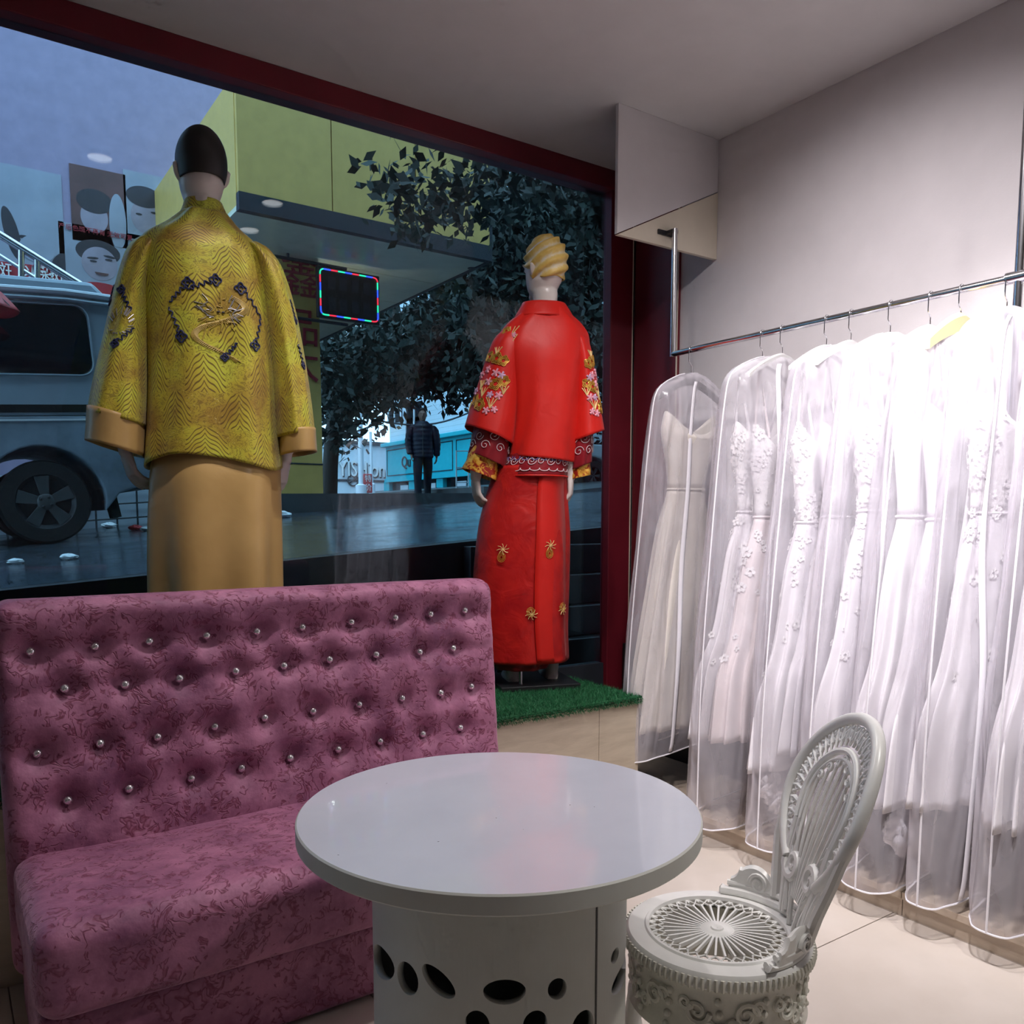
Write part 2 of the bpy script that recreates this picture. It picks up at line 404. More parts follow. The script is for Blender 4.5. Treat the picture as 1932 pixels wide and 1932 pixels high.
def crom(tab, t):
    """smooth interpolation of the rows of tab (first column = key 0..1 after normalising)"""
    tab = np.asarray(tab, float); k = tab[:, 0]; n = len(k)
    i = int(np.clip(np.searchsorted(k, t) - 1, 0, n - 2)); f = (t - k[i]) / (k[i + 1] - k[i]); f = min(max(f, 0), 1)
    p1, p2 = tab[i], tab[i + 1]; h = k[i + 1] - k[i]
    m1 = (tab[i + 1] - tab[i - 1]) / (k[i + 1] - k[i - 1]) * h if i > 0 else (p2 - p1)
    m2 = (tab[i + 2] - tab[i]) / (k[i + 2] - k[i]) * h if i < n - 2 else (p2 - p1)
    f2, f3 = f * f, f * f * f
    return (2 * f3 - 3 * f2 + 1) * p1 + (f3 - 2 * f2 + f) * m1 + (-2 * f3 + 3 * f2) * p2 + (f3 - f2) * m2
def normal_fn(fn, e=1e-3):
    def g(u, v, off=0):
        p = np.array(fn(u, v)); du = (np.array(fn(u + e, v)) - np.array(fn(u - e, v))) / (2 * e)
        vv = min(max(v, e), 1 - e); dv = (np.array(fn(u, vv + e)) - np.array(fn(u, vv - e))) / (2 * e)
        nn = np.cross(dv, du); L = np.linalg.norm(nn); nn = nn / L if L > 1e-9 else np.array([0, 0, 1.])
        return p + nn * off, du, dv, nn
    return g
def text_mesh(s, size=1, extrude=.01, align='CENTER'):
    c = bpy.data.curves.new('lettering', 'FONT'); c.body = s; c.size = size; c.extrude = extrude; c.align_x = align; c.align_y = 'CENTER'; c.resolution_u = 3
    o = bpy.data.objects.new('lettering', c); COL.objects.link(o)
    bpy.context.view_layer.update()
    me = bpy.data.meshes.new_from_object(o.evaluated_get(bpy.context.evaluated_depsgraph_get()))
    V = [tuple(v.co) for v in me.vertices]; F = [tuple(p.vertices) for p in me.polygons]
    bpy.data.objects.remove(o); bpy.data.curves.remove(c); bpy.data.meshes.remove(me); return V, F
def text_at(name, s, size, org, right, up, mat, parent, extrude=.01, label=None):
    V, F = text_mesh(s, size, extrude); r, u = np.array(right, float), np.array(up, float); n = np.cross(r, u); o = np.array(org, float)
    return MB().add([o + r * x + u * y + n * z for x, y, z in V], F).build(name, mat, parent, smooth=False, label=label)
def smooth_noise(seed):
    r = np.random.default_rng(seed); k = [(r.uniform(-9, 9), r.uniform(-9, 9), r.uniform(0, 6.3)) for _ in range(5)]
    return lambda a, b: sum(math.sin(x * a + y * b + p) for x, y, p in k) / 5

# ================================================================ the room
PLZ, PLY, WINY, WALLX = .53, 2.57, 3.36, 3.06
fl = bx('floor', -2.6, WALLX + .1, -3.1, 3.4, -.06, -.006, M['grout']); struct(fl)
TS = .8; gap = .002
for i in range(-6, 2):
    for j in range(-5, 3):
        x0 = 2.497 - .0 + (i - 1) * TS; y0 = 1.448 + (j - 1) * TS; x1, y1 = x0 + TS, y0 + TS
        x0, x1 = max(x0, -2.6), min(x1, 2.6); y0, y1 = max(y0, -3.1), min(y1, PLY + .02)
        if x1 - x0 < .05 or y1 - y0 < .05: continue
        bx('floor_tile', x0 + gap, x1 - gap, y0 + gap, y1 - gap, -.006, 0, M['tile'], fl)
struct(bx('ceiling', -2.7, WALLX + .2, -3.2, 3.5, CEIL, CEIL + .12, M['ceil']))
struct(bx('wall_right', WALLX, WALLX + .15, -3.2, 3.5, -.06, CEIL, M['wall']))
struct(bx('wall_left', -2.75, -2.6, -3.2, 3.5, -.06, CEIL, M['wall']))
struct(bx('wall_back', -2.75, WALLX + .15, -3.25, -3.1, -.06, CEIL, M['wall']))
struct(bx('baseboard_right', 2.97, WALLX, -3.1, 3.29, .0, .62, M['black'], bevel=.004))
# red corner cladding on the right wall and post at the window
rc = bx('trim_1', WALLX - .018, WALLX, 3.0, 3.31, .62, CEIL, M['redframe'], bevel=.003); struct(rc)
MB().box(WALLX - .022, WALLX - .017, 3.0, 3.006, .62, CEIL).build('edge_strip', M['cream'], rc)
# step under the clothes rail, in slabs
st = struct(bx('trim_2', 2.515, WALLX, -3.1, 3.3, 0, .06, M['stepstone']))
for k, (a, b) in enumerate(zip((-3.1, -2.2, -1.3, -.4, .5, 1.42, 2.32), (-2.2, -1.3, -.4, .5, 1.42, 2.32, 3.3))):
    bx('step_slab', 2.49, WALLX - .09, a + .0015, b - .0015, .058, .083, M['stepstone'], st, bevel=.002)
    bx('riser_slab', 2.5, 2.517, a + .0015, b - .0015, 0, .058, M['stepstone'], st)
# window platform, cream stone front
pl = struct(bx('trim_3', -2.6, 2.405, PLY + .018, WINY - .04, 0, PLZ - .02, M['black']))
for a, b in ((-2.6, -1.4), (-1.4, -.2), (-.2, 1.0), (1.0, 2.2), (2.2, 2.42)):
    bx('stone_panel', a + .001, b - .001, PLY, PLY + .02, .0, PLZ - .012, M['platstone'], pl, bevel=.002)
bx('top_slab', -2.6, 2.42, PLY, WINY - .04, PLZ - .02, PLZ - .008, M['platstone'], pl)
bx('end_panel', 2.403, 2.42, PLY + .02, WINY - .04, 0, PLZ - .02, M['black'], pl)
# artificial turf: backing with a shaggy front edge
tf = thing('artificial_turf', 'green artificial grass covering the window platform', 'turf', (1, 2.95, PLZ - .008))
MB().box(-2.55, 2.425, PLY - .012, WINY - .045, PLZ - .008, PLZ).build('backing', M['turf'], tf, smooth=False)
nb = 90000
px_ = rng.uniform(-.6, 2.425, nb); py_ = rng.uniform(PLY - .014, WINY - .05, nb)
edge = rng.random(nb) < .14; py_[edge] = PLY - .012
hz = rng.uniform(.008, .02, nb); lx = rng.normal(0, .006, nb); ly = rng.normal(0, .006, nb); lx[edge] *= 1; ly[edge] = -rng.uniform(.004, .016, edge.sum())
zb = np.full(nb, PLZ - .002); zb[edge] = PLZ - .008 + rng.uniform(-.02, .006, edge.sum()); hz[edge] = rng.uniform(-.012, .008, edge.sum())
an = rng.uniform(0, 3.14, nb); wd = .0016
V = np.stack([np.stack([px_ - wd * np.cos(an), py_ - wd * np.sin(an), zb], 1), np.stack([px_ + wd * np.cos(an), py_ + wd * np.sin(an), zb], 1), np.stack([px_ + lx, py_ + ly, zb + hz], 1)], 1).reshape(-1, 3)
me = bpy.data.meshes.new('grass_pile'); me.from_pydata(V - np.array([1, 2.95, PLZ - .008]), [], np.arange(3 * nb).reshape(-1, 3).tolist()); me.materials.append(M['blade'])
o = bpy.data.objects.new('grass_pile', me); COL.objects.link(o); o.parent = tf; o['kind'] = 'stuff'
# the shop window
w1 = struct(thing('window_1', None, None, (.2, WINY, PLZ)))
bx('pane', -2.6, 2.885, WINY - .004, WINY + .004, PLZ - .1, 2.93, M['glass'], w1)
bx('bottom_rail', -2.6, 2.875, WINY - .03, WINY + .03, PLZ - .2, PLZ - .012, M['darkgrey'], w1)
bx('head_rail', -2.6, WALLX, WINY - .06, WINY + .06, 2.91, CEIL, M['redframe'], w1, bevel=.004)
bx('red_post', 2.882, 3.03, WINY - .05, WINY + .012, PLZ - .4, 2.92, M['redframe'], w1, bevel=.004)
bx('groove_strip', 3.03, WALLX, WINY - .03, WINY + .05, PLZ - .4, 2.92, M['black'], w1)
bx('groove_seal', 3.026, 3.032, WINY - .052, WINY - .03, PLZ - .4, 2.92, M['cream'], w1)
# cream bulkhead above the end of the rail
bh = thing('bulkhead_box', 'cream bulkhead box hung in the corner above the rail end', 'bulkhead', (2.75, 2.85, 2.45))
P = [ony(x, y, 2.775) for x, y in ((1165, 442), (1353, 486))]
q0, q1 = P; q1[0] = WALLX - .001; q1[2] = q0[2] + .0
dg_ = ony(1240, 411, 2.775)
slope = (dg_[2] - q0[2]) / (dg_[0] - q0[0])
zr = q0[2] + (WALLX - q0[0]) * slope
MB().prism([q0, q1, (q1[0], 2.775, zr)], (0, .02, 0)).build('front_panel', M['cream'], bh, smooth=False, bevel=.002)
MB().prism([(q0[0], 2.777, q0[2] + .004), (q1[0], 2.777, zr + .004), (q1[0], 2.777, CEIL), (q0[0], 2.777, CEIL)], (0, .018, 0)).build('upper_panel', M['wall'], bh, smooth=False, bevel=.002)

# ---------------------------------------------------------------- recessed downlights
for i, (x, y, *_r) in enumerate(LAMPS):
    t = thing('downlight', ['recessed downlight in the ceiling over the mauve sofa seat', 'recessed downlight between the sofa and the red mannequin', 'recessed downlight aimed at the near bagged gowns', 'recessed downlight aimed at the far bagged gowns', 'recessed downlight above the floor by the garden chair'][i], 'light', (x, y, CEIL - .03), 'recessed ceiling downlights')
    MB().lathe([(.075, CEIL - .012), (.078, CEIL), (.06, CEIL), (.056, CEIL - .012), (.075, CEIL - .012)], (x, y), 32).build('trim_ring', M['chrome'], t)
    MB().lathe([(.056, CEIL - .004), (.0005, CEIL - .004)], (x, y), 32).build('lens', M['lens'], t)

# ================================================================ sofa
SX0, SX1 = .105, 1.60
sofa = thing('bench_sofa', 'mauve crushed velvet sofa with crystal-buttoned back below the window platform', 'sofa', (.85, 2.25, 0))
def rbox(x0, x1, y0, y1, z0, z1, r, nx, ny, nz):
    """closed box with rounded edges on dense grids"""
    mb = MB(); lo = np.array([x0, y0, z0]); hi = np.array([x1, y1, z1]); ix, iy = lo + r, hi - r
    def face(ax, side, na, nb_):
        a, b = [k for k in range(3) if k != ax]
        V = []; F = []
        for j in range(nb_ + 1):
            for i in range(na + 1):
                p = np.zeros(3); p[ax] = hi[ax] if side else lo[ax]; p[a] = lo[a] + (hi[a] - lo[a]) * i / na; p[b] = lo[b] + (hi[b] - lo[b]) * j / nb_
                q = np.clip(p, ix, iy); d = p - q; L = np.linalg.norm(d)
                V.append(q + d / L * r if L > 1e-9 else p)
        for j in range(nb_):
            for i in range(na): F.append((j * (na + 1) + i, j * (na + 1) + i + 1, (j + 1) * (na + 1) + i + 1, (j + 1) * (na + 1) + i))
        mb.add(V, F)
    n = (nx, ny, nz)
    for ax in range(3):
        a, b = [k for k in range(3) if k != ax]
        for s_ in (0, 1): face(ax, s_, n[a], n[b])
    return mb
def weld(o):
    bm = bmesh.new(); bm.from_mesh(o.data); bmesh.ops.remove_doubles(bm, verts=bm.verts, dist=1e-5); bmesh.ops.recalc_face_normals(bm, faces=bm.faces); bm.to_mesh(o.data); bm.free(); return o
rows_b = [[(118, 305), (366, 285), (574, 265), (793, 243), (985, 228), (1159, 211), (1346, 191), (1514, 175), (1648, 161), (1779, 146)],
          [(250, 447), (482, 432), (690, 408), (905, 380), (1089, 359), (1263, 335), (1441, 316), (1607, 306), (1735, 291)],
          [(145, 695), (386, 657), (606, 632), (824, 592), (1016, 558), (1200, 533), (1376, 507), (1540, 483), (1687, 462), (1804, 437)],
          [(262, 875), (497, 830), (735, 791), (927, 751), (1113, 712), (1296, 678), (1456, 648), (1619, 620), (1762, 595)]]
BK = lambda z: 2.385 + (z - .42) * .085            # front plane of the backrest
BN = np.array([0, -1, .085]); BN /= np.linalg.norm(BN)
btn = [on_plane(x / 2.0125, 1080 + y / 2.0125, (0, BK(.42), .42), BN) for r_ in rows_b for x, y in r_]
B = np.array([(p[0], p[2]) for p in btn])
mb = rbox(SX0, SX1, 0, .13, .10, 1.065, .045, 170, 14, 100)
def tuft(x, y, z):
    yy = y + BK(z)
    if y < .05:
        d2 = ((B[:, 0] - x) ** 2 + (B[:, 1] - z) ** 2)
        d = math.sqrt(d2.min())
        k = 1 - y / .05
        dip = .034 * np.exp(-d2 / .0016).sum() + .012 * np.exp(-d2 / .009).sum()
        pf = 0.0
        for rz in (B[:10, 1].mean(), B[10:19, 1].mean()): pf += .006 * math.exp(-((z - rz) / .02) ** 2)
        yy += k * (dip + pf - .012) if .40 < z < 1.05 else 0
        yy += k * .004 * math.sin(x * 23 + z * 17) * math.sin(z * 31 - x * 9)
    return (x, yy, z)
bk = weld(mb.xform(tuft).build('backrest', M['velvet'], sofa, auto=0))
for p in btn:
    c = p + np.array([0, .028, 0])
    bo = MB().ball(c - np.array([0, .005, 0]), .0115, 10, (1, .8, 1)).build('button', M['crystal'], sofa, auto=0)
def seatw(x, y, z):
    k = max(0, min(1, (z - .24) / .15))
    return (x, y, z - .018 * (1 - min(1, abs(y - 2.1) / .25)) * 0 + .010 * math.sin((x - .1) * 4.5) * math.sin((y - 1.9) * 8) * k)
weld(rbox(SX0 + .01, SX1 - .01, 1.885, 2.43, .215, .425, .055, 90, 40, 20).xform(seatw).build('seat_cushion', M['velvet'], sofa, auto=0))
weld(rbox(SX0 + .02, SX1 - .02, 1.945, 2.42, .012, .218, .02, 60, 20, 12).build('base', M['velvet'], sofa, auto=0))
for x in (SX0 + .1, SX1 - .1):
    for y in (2.0, 2.36): MB().lathe([(.02, .0), (.024, .02)], (x, y), 12, True, True).build('foot', M['black'], sofa)

# ================================================================ round table
TC, TR, TZ = (.868, 1.305), .382, .72
tb = thing('round_table', 'round white lacquered table with a pierced drum pedestal in front of sofa', 'table', (*TC, 0))
MB().lathe([(.001, TZ - .036), (TR - .004, TZ - .036), (TR, TZ - .032)], TC, 128).build('top_underside', M['tableside'], tb)
MB().lathe([(TR, TZ - .032), (TR, TZ - .003), (TR - .003, TZ)], TC, 128).build('edge_band', M['tableside'], tb)
MB().lathe([(TR - .003, TZ), (.001, TZ)], TC, 128).build('tabletop', M['tabletop'], tb)
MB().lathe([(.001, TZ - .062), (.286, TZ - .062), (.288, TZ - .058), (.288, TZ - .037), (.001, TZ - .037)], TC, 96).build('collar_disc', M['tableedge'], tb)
PR = .245
ped = MB().lathe([(PR, .03), (PR, TZ - .062), (PR - .014, TZ - .062), (PR - .014, .03), (PR, .03)], TC, 180).build('pedestal', M['tableside'], tb, smooth=False)
vdir = math.atan2(-TC[1], -TC[0])
cut = MB()
def hole(px, py, wpx, hpx, rot=0):
    """an oval cut through the drum wall at the photo's place"""
    r = ray(px, py); a = r[0] ** 2 + r[1] ** 2; b = -2 * (r[0] * TC[0] + r[1] * TC[1]); c = TC[0] ** 2 + TC[1] ** 2 - PR ** 2
    t = (-b - math.sqrt(max(0, b * b - 4 * a * c))) / (2 * a); p = ORG + r * t
    th = math.atan2(p[1] - TC[1], p[0] - TC[0]); nrm = np.array([math.cos(th), math.sin(th), 0]); tan = np.array([-math.sin(th), math.cos(th), 0])
    foresh = max(.25, abs(np.dot(nrm, -r / np.linalg.norm(r)))); sc = t / FPX
    V = []; n = 24
    for s_ in (-.05, .05):
        for k in range(n):
            q = 2 * math.pi * k / n; u, v = wpx / 2 * math.cos(q) * sc / foresh, hpx / 2 * math.sin(q) * sc
            u, v = u * math.cos(rot) - v * math.sin(rot), u * math.sin(rot) + v * math.cos(rot)
            V.append(p + nrm * s_ + tan * u + np.array([0, 0, v]))
    cut.add(V, [tuple(range(n))[::-1], tuple(range(n, 2 * n))] + [(k, (k + 1) % n, n + (k + 1) % n, n + k) for k in range(n)])
for h in ((694, 1812, 10, 60), (718, 1815, 34, 62, .25), (768, 1846, 34, 64), (826, 1852, 62, 44, -.6), (952, 1872, 70, 50), (1052, 1866, 30, 44, .5), (1161, 1803, 13, 28), (1188, 1800, 20, 46), (1172, 1845, 24, 44), (900, 1935, 40, 60), (1010, 1935, 40, 60), (1100, 1940, 36, 70)): hole(*h)
weld(ped); co = cut.build('cutter', None, None); md = ped.modifiers.new('cut', 'BOOLEAN'); md.object = co; md.operation = 'DIFFERENCE'; md.solver = 'EXACT'; md.use_self = True
bpy.context.view_layer.update(); bake(ped); bpy.data.objects.remove(co)
rr_ = ray(1125, 1800); a_ = rr_[0] ** 2 + rr_[1] ** 2; b_ = -2 * (rr_[0] * TC[0] + rr_[1] * TC[1]); c_ = TC[0] ** 2 + TC[1] ** 2 - PR ** 2
t_ = (-b_ - math.sqrt(b_ * b_ - 4 * a_ * c_)) / (2 * a_); ps = ORG + rr_ * t_
th = math.atan2(ps[1] - TC[1], ps[0] - TC[0])
MB().prism([(TC[0] + (PR + s_) * math.cos(th + a), TC[1] + (PR + s_) * math.sin(th + a), .03) for s_, a in ((-.002, -.008), (.0012, -.008), (.0012, .008), (-.002, .008))], (0, 0, TZ - .095)).build('door_seam', M['black'], tb, smooth=False)
MB().lathe([(.001, 0), (PR + .012, 0), (PR + .012, .03), (.001, .03)], TC, 96).build('plinth_ring', M['tableside'], tb)

# ================================================================ cast garden chair
CC = np.array([1.305, 1.140]); CA = R(-34); cdir = np.array([math.cos(CA), math.sin(CA)]); clat = np.array([-math.sin(CA), math.cos(CA)])
ch = thing('garden_chair', 'white cast-iron style chair with pierced round seat and ornate oval back', 'chair', (*CC, 0))
SZ, SR = .42, .188
MB().lathe([(SR - .048, SZ - .004), (SR - .046, SZ + .003), (SR - .040, SZ + .003), (SR - .037, SZ - .001), (SR - .02, SZ - .001), (SR - .004, SZ - .003), (SR + .003, SZ - .012), (SR + .003, SZ - .03), (SR - .004, SZ - .036), (SR - .046, SZ - .018), (SR - .048, SZ - .004)], CC, 96).build('seat_rim', M['chair'], ch)
mb = MB()
for k in range(96):
    a = 2 * math.pi * k / 96; mb.tube([(CC[0] + (SR + r) * math.cos(a), CC[1] + (SR + r) * math.sin(a), z) for r, z in ((.003, SZ - .010), (.006, SZ - .02), (.003, SZ - .032))], .0042, 5)
mb.build('rim_beading', M['chairdirt'], ch)
MB().lathe([(.001, SZ), (.012, SZ + .002), (.014, SZ - .001), (.032, SZ - .001), (.036, SZ - .004), (.036, SZ - .012), (.001, SZ - .012)], CC, 48).build('seat_boss', M['chair'], ch)
spoke = MB().box(.034, .112, -.0021, .0021, SZ - .010, SZ - .002)
for k in range(36):
    a = 2 * math.pi * k / 36; c, s = math.cos(a), math.sin(a)
    m2 = MB(); m2.v = [(CC[0] + x * c - y * s, CC[1] + x * s + y * c, z) for x, y, z in spoke.v]; m2.f = spoke.f
    m2.build('seat_spoke', M['chair'], ch, smooth=False)
mb = MB()
for k in range(36):
    a0 = 2 * math.pi * k / 36; a1 = a0 + 2 * math.pi / 72; a2 = a0 + 2 * math.pi / 36
    pt = lambda r, a, z=SZ - .006: (CC[0] + r * math.cos(a), CC[1] + r * math.sin(a), z)
    mb.tube([pt(.110, a0), pt(.124, a1), pt(.110, a2)], .0024, 5); mb.tube([pt(.145, a0), pt(.124, a1), pt(.145, a2)], .0028, 5)
    mb.tube([pt(.145, a0), pt(.128, a0)], .0024, 5)
mb.build('seat_lattice', M['chair'], ch)
# drum apron with relief, on three splayed legs
MB().lathe([(SR - .006, SZ - .035), (SR - .010, SZ - .05), (SR - .014, SZ - .13), (SR - .004, SZ - .15), (SR - .018, SZ - .152), (SR - .026, SZ - .05), (SR - .02, SZ - .035), (SR - .006, SZ - .035)], CC, 96).build('apron', M['chairdirt'], ch)
mb = MB()
def spiral(cen, rad, turns, n=26, grow=.12):
    return [(cen[0] + rad * (1 - k / n * (1 - grow)) * math.cos(2 * math.pi * turns * k / n), cen[1] + rad * (1 - k / n * (1 - grow)) * math.sin(2 * math.pi * turns * k / n)) for k in range(n)]
def on_drum(a, h, rr): return (CC[0] + rr * math.cos(a), CC[1] + rr * math.sin(a), SZ - h)
for k in range(12):
    a = 2 * math.pi * k / 12; s_ = 1 if k % 2 else -1
    for (da, dh, rad) in ((0, .085, .026), (.14 * s_, .11, .016), (-.13 * s_, .072, .014)):
        sp = spiral((0, 0), rad, 1.6 * s_, 20); mb.tube([on_drum(a + da + x / SR, dh + y, SR - .010) for x, y in sp], [.0062 * (1 - .5 * i / 20) for i in range(20)], 6)
    for j in range(4): mb.ball(on_drum(a + .22 + .02 * j * s_, .06 + .025 * j, SR - .010), .008, 6)
mb.build('apron_scrollwork', M['chairdirt'], ch)
for k in range(3):
    a = CA + math.pi / 3 + 2 * math.pi * k / 3
    mb = MB().tube([on_drum(a, h, r_) for h, r_ in ((.13, .165), (.2, .175), (.28, .155), (.36, .165), (.405, .195), (.415, .205))], [.02, .019, .016, .014, .016, .014], 10)
    mb.build('leg', M['chair'], ch)
# the back: a local frame (lat, up) on a tilted, slightly curved shell
def bpt(l, h, off=0):
    lean = .155 + .13 * h + .44 * h * h + off
    bow = -.45 * l * l
    p = CC + cdir * (lean + bow) + clat * l
    return (p[0], p[1], SZ + h)
H0, HT, WO = .10, .44, .170
def oval(s, k=1.0, n=60, lo=-.62, hi=1.62):
    """open horseshoe arch: angle from lower left over the top to lower right"""
    pts = []
    for i in range(n + 1):
        a = math.pi * (hi + (lo - hi) * i / n)
        y = math.sin(a); yy = (.275 + .165 * y) if y > 0 else (.275 + .19 * y)
        pts.append((WO * s * math.cos(a) * (1 if y > 0 else (1 - .25 * y * y)), .255 + (yy - .255) * (s if y > 0 else 1) * k))
    return pts
frame = oval(1.0, lo=-.30, hi=1.30)
mb = MB(); mb.tube([bpt(l, h) for l, h in frame], .0135, 12)
for sgn in (-1, 1):
    e = frame[0] if sgn < 0 else frame[-1]
    sp = spiral((0, 0), .034, 1.5 * -sgn, 22)
    c0 = (e[0] - sp[0][0] * 1.0, e[1])
    mb.tube([bpt(c0[0] + x * (-1 if False else 1), c0[1] + y - .004) for x, y in sp] if sgn > 0 else [bpt(e[0] + .034 - x * 1.0, e[1] + y - .004) for x, y in sp], [.0125 * (1 - .45 * i / 22) for i in range(22)], 8)
mb.build('back_frame', M['chair'], ch)
mb = MB()
for s_, r_ in ((.64, .008), (.55, .005)):
    arc = oval(s_, lo=-.12, hi=1.12); mb.tube([bpt(l, h) for l, h in arc], r_, 8)
    for sgn, e in ((-1, arc[-1]), (1, arc[0])): mb.tube([bpt(e[0], e[1]), bpt(e[0] * .95, .15), bpt(e[0] * .72, .07), bpt(e[0] * .60, .01)], r_, 8)
mb.build('inner_arch', M['chair'], ch)
# flared foot of the back that wraps the seat rim, with two wings
for sgn in (-1, 1):
    MB().tube([bpt(sgn * .167, .245), bpt(sgn * .150, .15), bpt(sgn * .12, .08), bpt(sgn * .10, .02)], [.010, .011, .012, .012], 8).build('back_stile', M['chair'], ch)
def rimpt(a, h, r_=SR): return (CC[0] + r_ * math.cos(CA + a), CC[1] + r_ * math.sin(CA + a), SZ + h)
mb = MB()
arc = [rimpt(a, .006, SR - .012) for a in np.linspace(-1.28, 1.28, 40)]
mb.tube(arc, .0105, 8); mb.tube([rimpt(a, .024, SR - .006) for a in np.linspace(-1.2, 1.2, 40)], .007, 8)
mb.build('back_foot_rail', M['chair'], ch)
for sgn in (-1, 1):
    mb = MB(); n = 22
    hts = [.012 + .062 * math.sin(math.pi * min(1, i / n * 1.15)) ** .7 * (1 if i / n < .87 else .8) + (.006 * math.sin(i * 2.2) if i > 14 else 0) for i in range(n + 1)]
    V = []; F = []
    for i in range(n + 1):
        a = sgn * (.52 + .78 * i / n)
        for r_, hh in ((SR - .004, .0), (SR + .004, hts[i] * .9), (SR + .0, hts[i]), (SR - .009, hts[i] * .92), (SR - .014, 0)): V.append(rimpt(a, hh, r_))
    for i in range(n):
        for k in range(5): F.append((i * 5 + k, i * 5 + (k + 1) % 5, (i + 1) * 5 + (k + 1) % 5, (i + 1) * 5 + k))
    F.append(tuple(range(5))); F.append(tuple(n * 5 + k for k in range(5)))
    mb.add(V, F)
    sp = spiral((0, 0), .024, 1.7, 24); mb.tube([rimpt(sgn * (.80 + x / SR), .036 + y, SR - .010) for x, y in sp], .0042, 6)
    sp = spiral((0, 0), .022, 1.7, 24); mb.tube([rimpt(sgn * (.80 + x / SR), .036 + y, SR + .006) for x, y in sp], .0042, 6)
    mb.build('side_wing', M['chair'], ch)
# openwork: acanthus fan in the middle, leafy scrolls between the arches
mb = MB()
for k in range(7):
    f = (k - 3) / 3; top = .355 - .05 * abs(f) ** 1.5
    pts = []
    for i in range(14):
        t = i / 13; l = f * (.018 + .058 * math.sin(t * 1.9)); h = .06 + (top - .06) * t; pts.append((l, h))
    mb.tube([bpt(l, h) for l, h in pts], [.0062 * (1 - .4 * i / 13) for i in range(14)], 6)
    l, h = pts[-1]; sp = spiral((0, 0), .011, 1.3 * (1 if f >= 0 else -1), 14); mb.tube([bpt(l + x, h + y) for x, y in sp], .0042, 6)
mb.build('acanthus_fan', M['chair'], ch)
mb = MB()
outer, inner = oval(.93, lo=-.16, hi=1.16, n=30), oval(.70, lo=-.16, hi=1.16, n=30)
for i in range(31):
    (lo_, ho), (li, hi_) = outer[i], inner[i]
    mb.tube([bpt(lo_, ho), bpt((lo_ + li) / 2, (ho + hi_) / 2 + .004), bpt(li, hi_)], [.003, .006, .003], 6)
    mid = ((lo_ + li) / 2, (ho + hi_) / 2)
    sp = spiral((0, 0), .0125, 1.4 * (1 if i % 2 else -1), 14); mb.tube([bpt(mid[0] + x, mid[1] + y) for x, y in sp], .0036, 6)
    if i < 30:
        m2 = ((outer[i + 1][0] + lo_) / 2 * .94, ((outer[i + 1][1] + ho) / 2 - .25) * .97 + .25); mb.ball(bpt(*m2), .0055, 6)
mb.build('leaf_border', M['chair'], ch)
mb = MB()
for sgn in (-1, 1):
    for j, (l0, h0, l1, h1) in enumerate(((.02, .02, .085, .16), (.04, .02, .13, .17), (.03, .05, .075, .20), (.07, .03, .155, .21), (.015, .0, .05, .14))):
        pts = [(sgn * (l0 + (l1 - l0) * t ** 1.4), h0 + (h1 - h0) * t) for t in np.linspace(0, 1, 10)]
        mb.tube([bpt(l, h) for l, h in pts], [.006 * (1 - .5 * i / 9) for i in range(10)], 6)
        for t in (3, 5, 7):
            l, h = pts[t]; mb.tube([bpt(l, h), bpt(l + sgn * .014, h + .012), bpt(l + sgn * .02, h + .028)], [.0045, .004, .0015], 5)
mb.build('lower_leaf_scroll', M['chair'], ch)

# ================================================================ clothes rail, hangers, gowns in garment bags
RX, RZ = 2.74, 2.0
rk = thing('clothes_rail', 'chrome clothes rail hung along the right wall', 'rail', (RX, 1.3, RZ))
MB().tube([(RX, 2.73, RZ), (RX, 2.0, RZ), (RX, 1.0, RZ), (RX, -.6, RZ)], .0125, 16).build('rail', M['chrome'], rk)
MB().tube([(RX, 2.73, RZ - .012), (RX, 2.73, 2.3), (RX, 2.73, 2.535)], .0125, 16).build('end_post', M['chrome'], rk)
MB().tube([(RX, 1.285, .085), (RX, 1.285, 1.5), (RX, 1.285, CEIL)], .0135, 16).build('upright_post', M['chrome'], rk)
MB().tube([(RX, 1.32, RZ), (RX, 1.25, RZ)], .019, 16).build('rail_clamp', M['chrome'], rk)
cb = MB().box(RX - .06, RX + .05, 2.768, 2.775, 2.515, 2.535).box(RX - .018, RX + .018, 2.728, 2.772, 2.518, 2.532).build('wall_clip', M['darkmetal'], rk, smooth=False)

def hanger(y, label, mat, tilt, wide=False, drop=.0, yw=0):
    t = thing('clothes_hanger', label, 'hanger', (RX, y, RZ - .12), 'hangers on the chrome rail')
    sy = .35 * yw
    # wire hook over the rail, with the little side-step of the neck
    pts = [(RX + .0165 * math.cos(a), y, RZ + .0165 * math.sin(a)) for a in np.linspace(-.4, math.pi, 12)]
    pts += [(RX - .0165, y, RZ - .05), (RX - .004, y, RZ - .062), (RX, y, RZ - .068), (RX, y, RZ - .10 - drop)]
    MB().tube(pts, .0021, 6).build('hook', M['chrome'], t)
    n = 24; V = []; F = []; W_ = .20
    for i in range(n + 1):
        f = -1 + 2 * i / n; zz = RZ - .105 - drop - .085 * abs(f) ** 1.5; th_ = (.034 if wide else .016) * (1 - .45 * abs(f)); hw = .012 if not wide else .016
        for dy, dz in ((-hw, -th_), (hw, -th_), (hw, th_ * .6), (0, th_), (-hw, th_ * .6)): V.append((RX + f * W_, y + dy + sy * f * f * 0, zz + dz))
    for i in range(n):
        for k in range(5): F.append((i * 5 + k, i * 5 + (k + 1) % 5, (i + 1) * 5 + (k + 1) % 5, (i + 1) * 5 + k))
    F += [tuple(range(5)), tuple(n * 5 + k for k in range(5))]
    MB().add(V, F).build('shoulder_bar', mat, t)
    return t

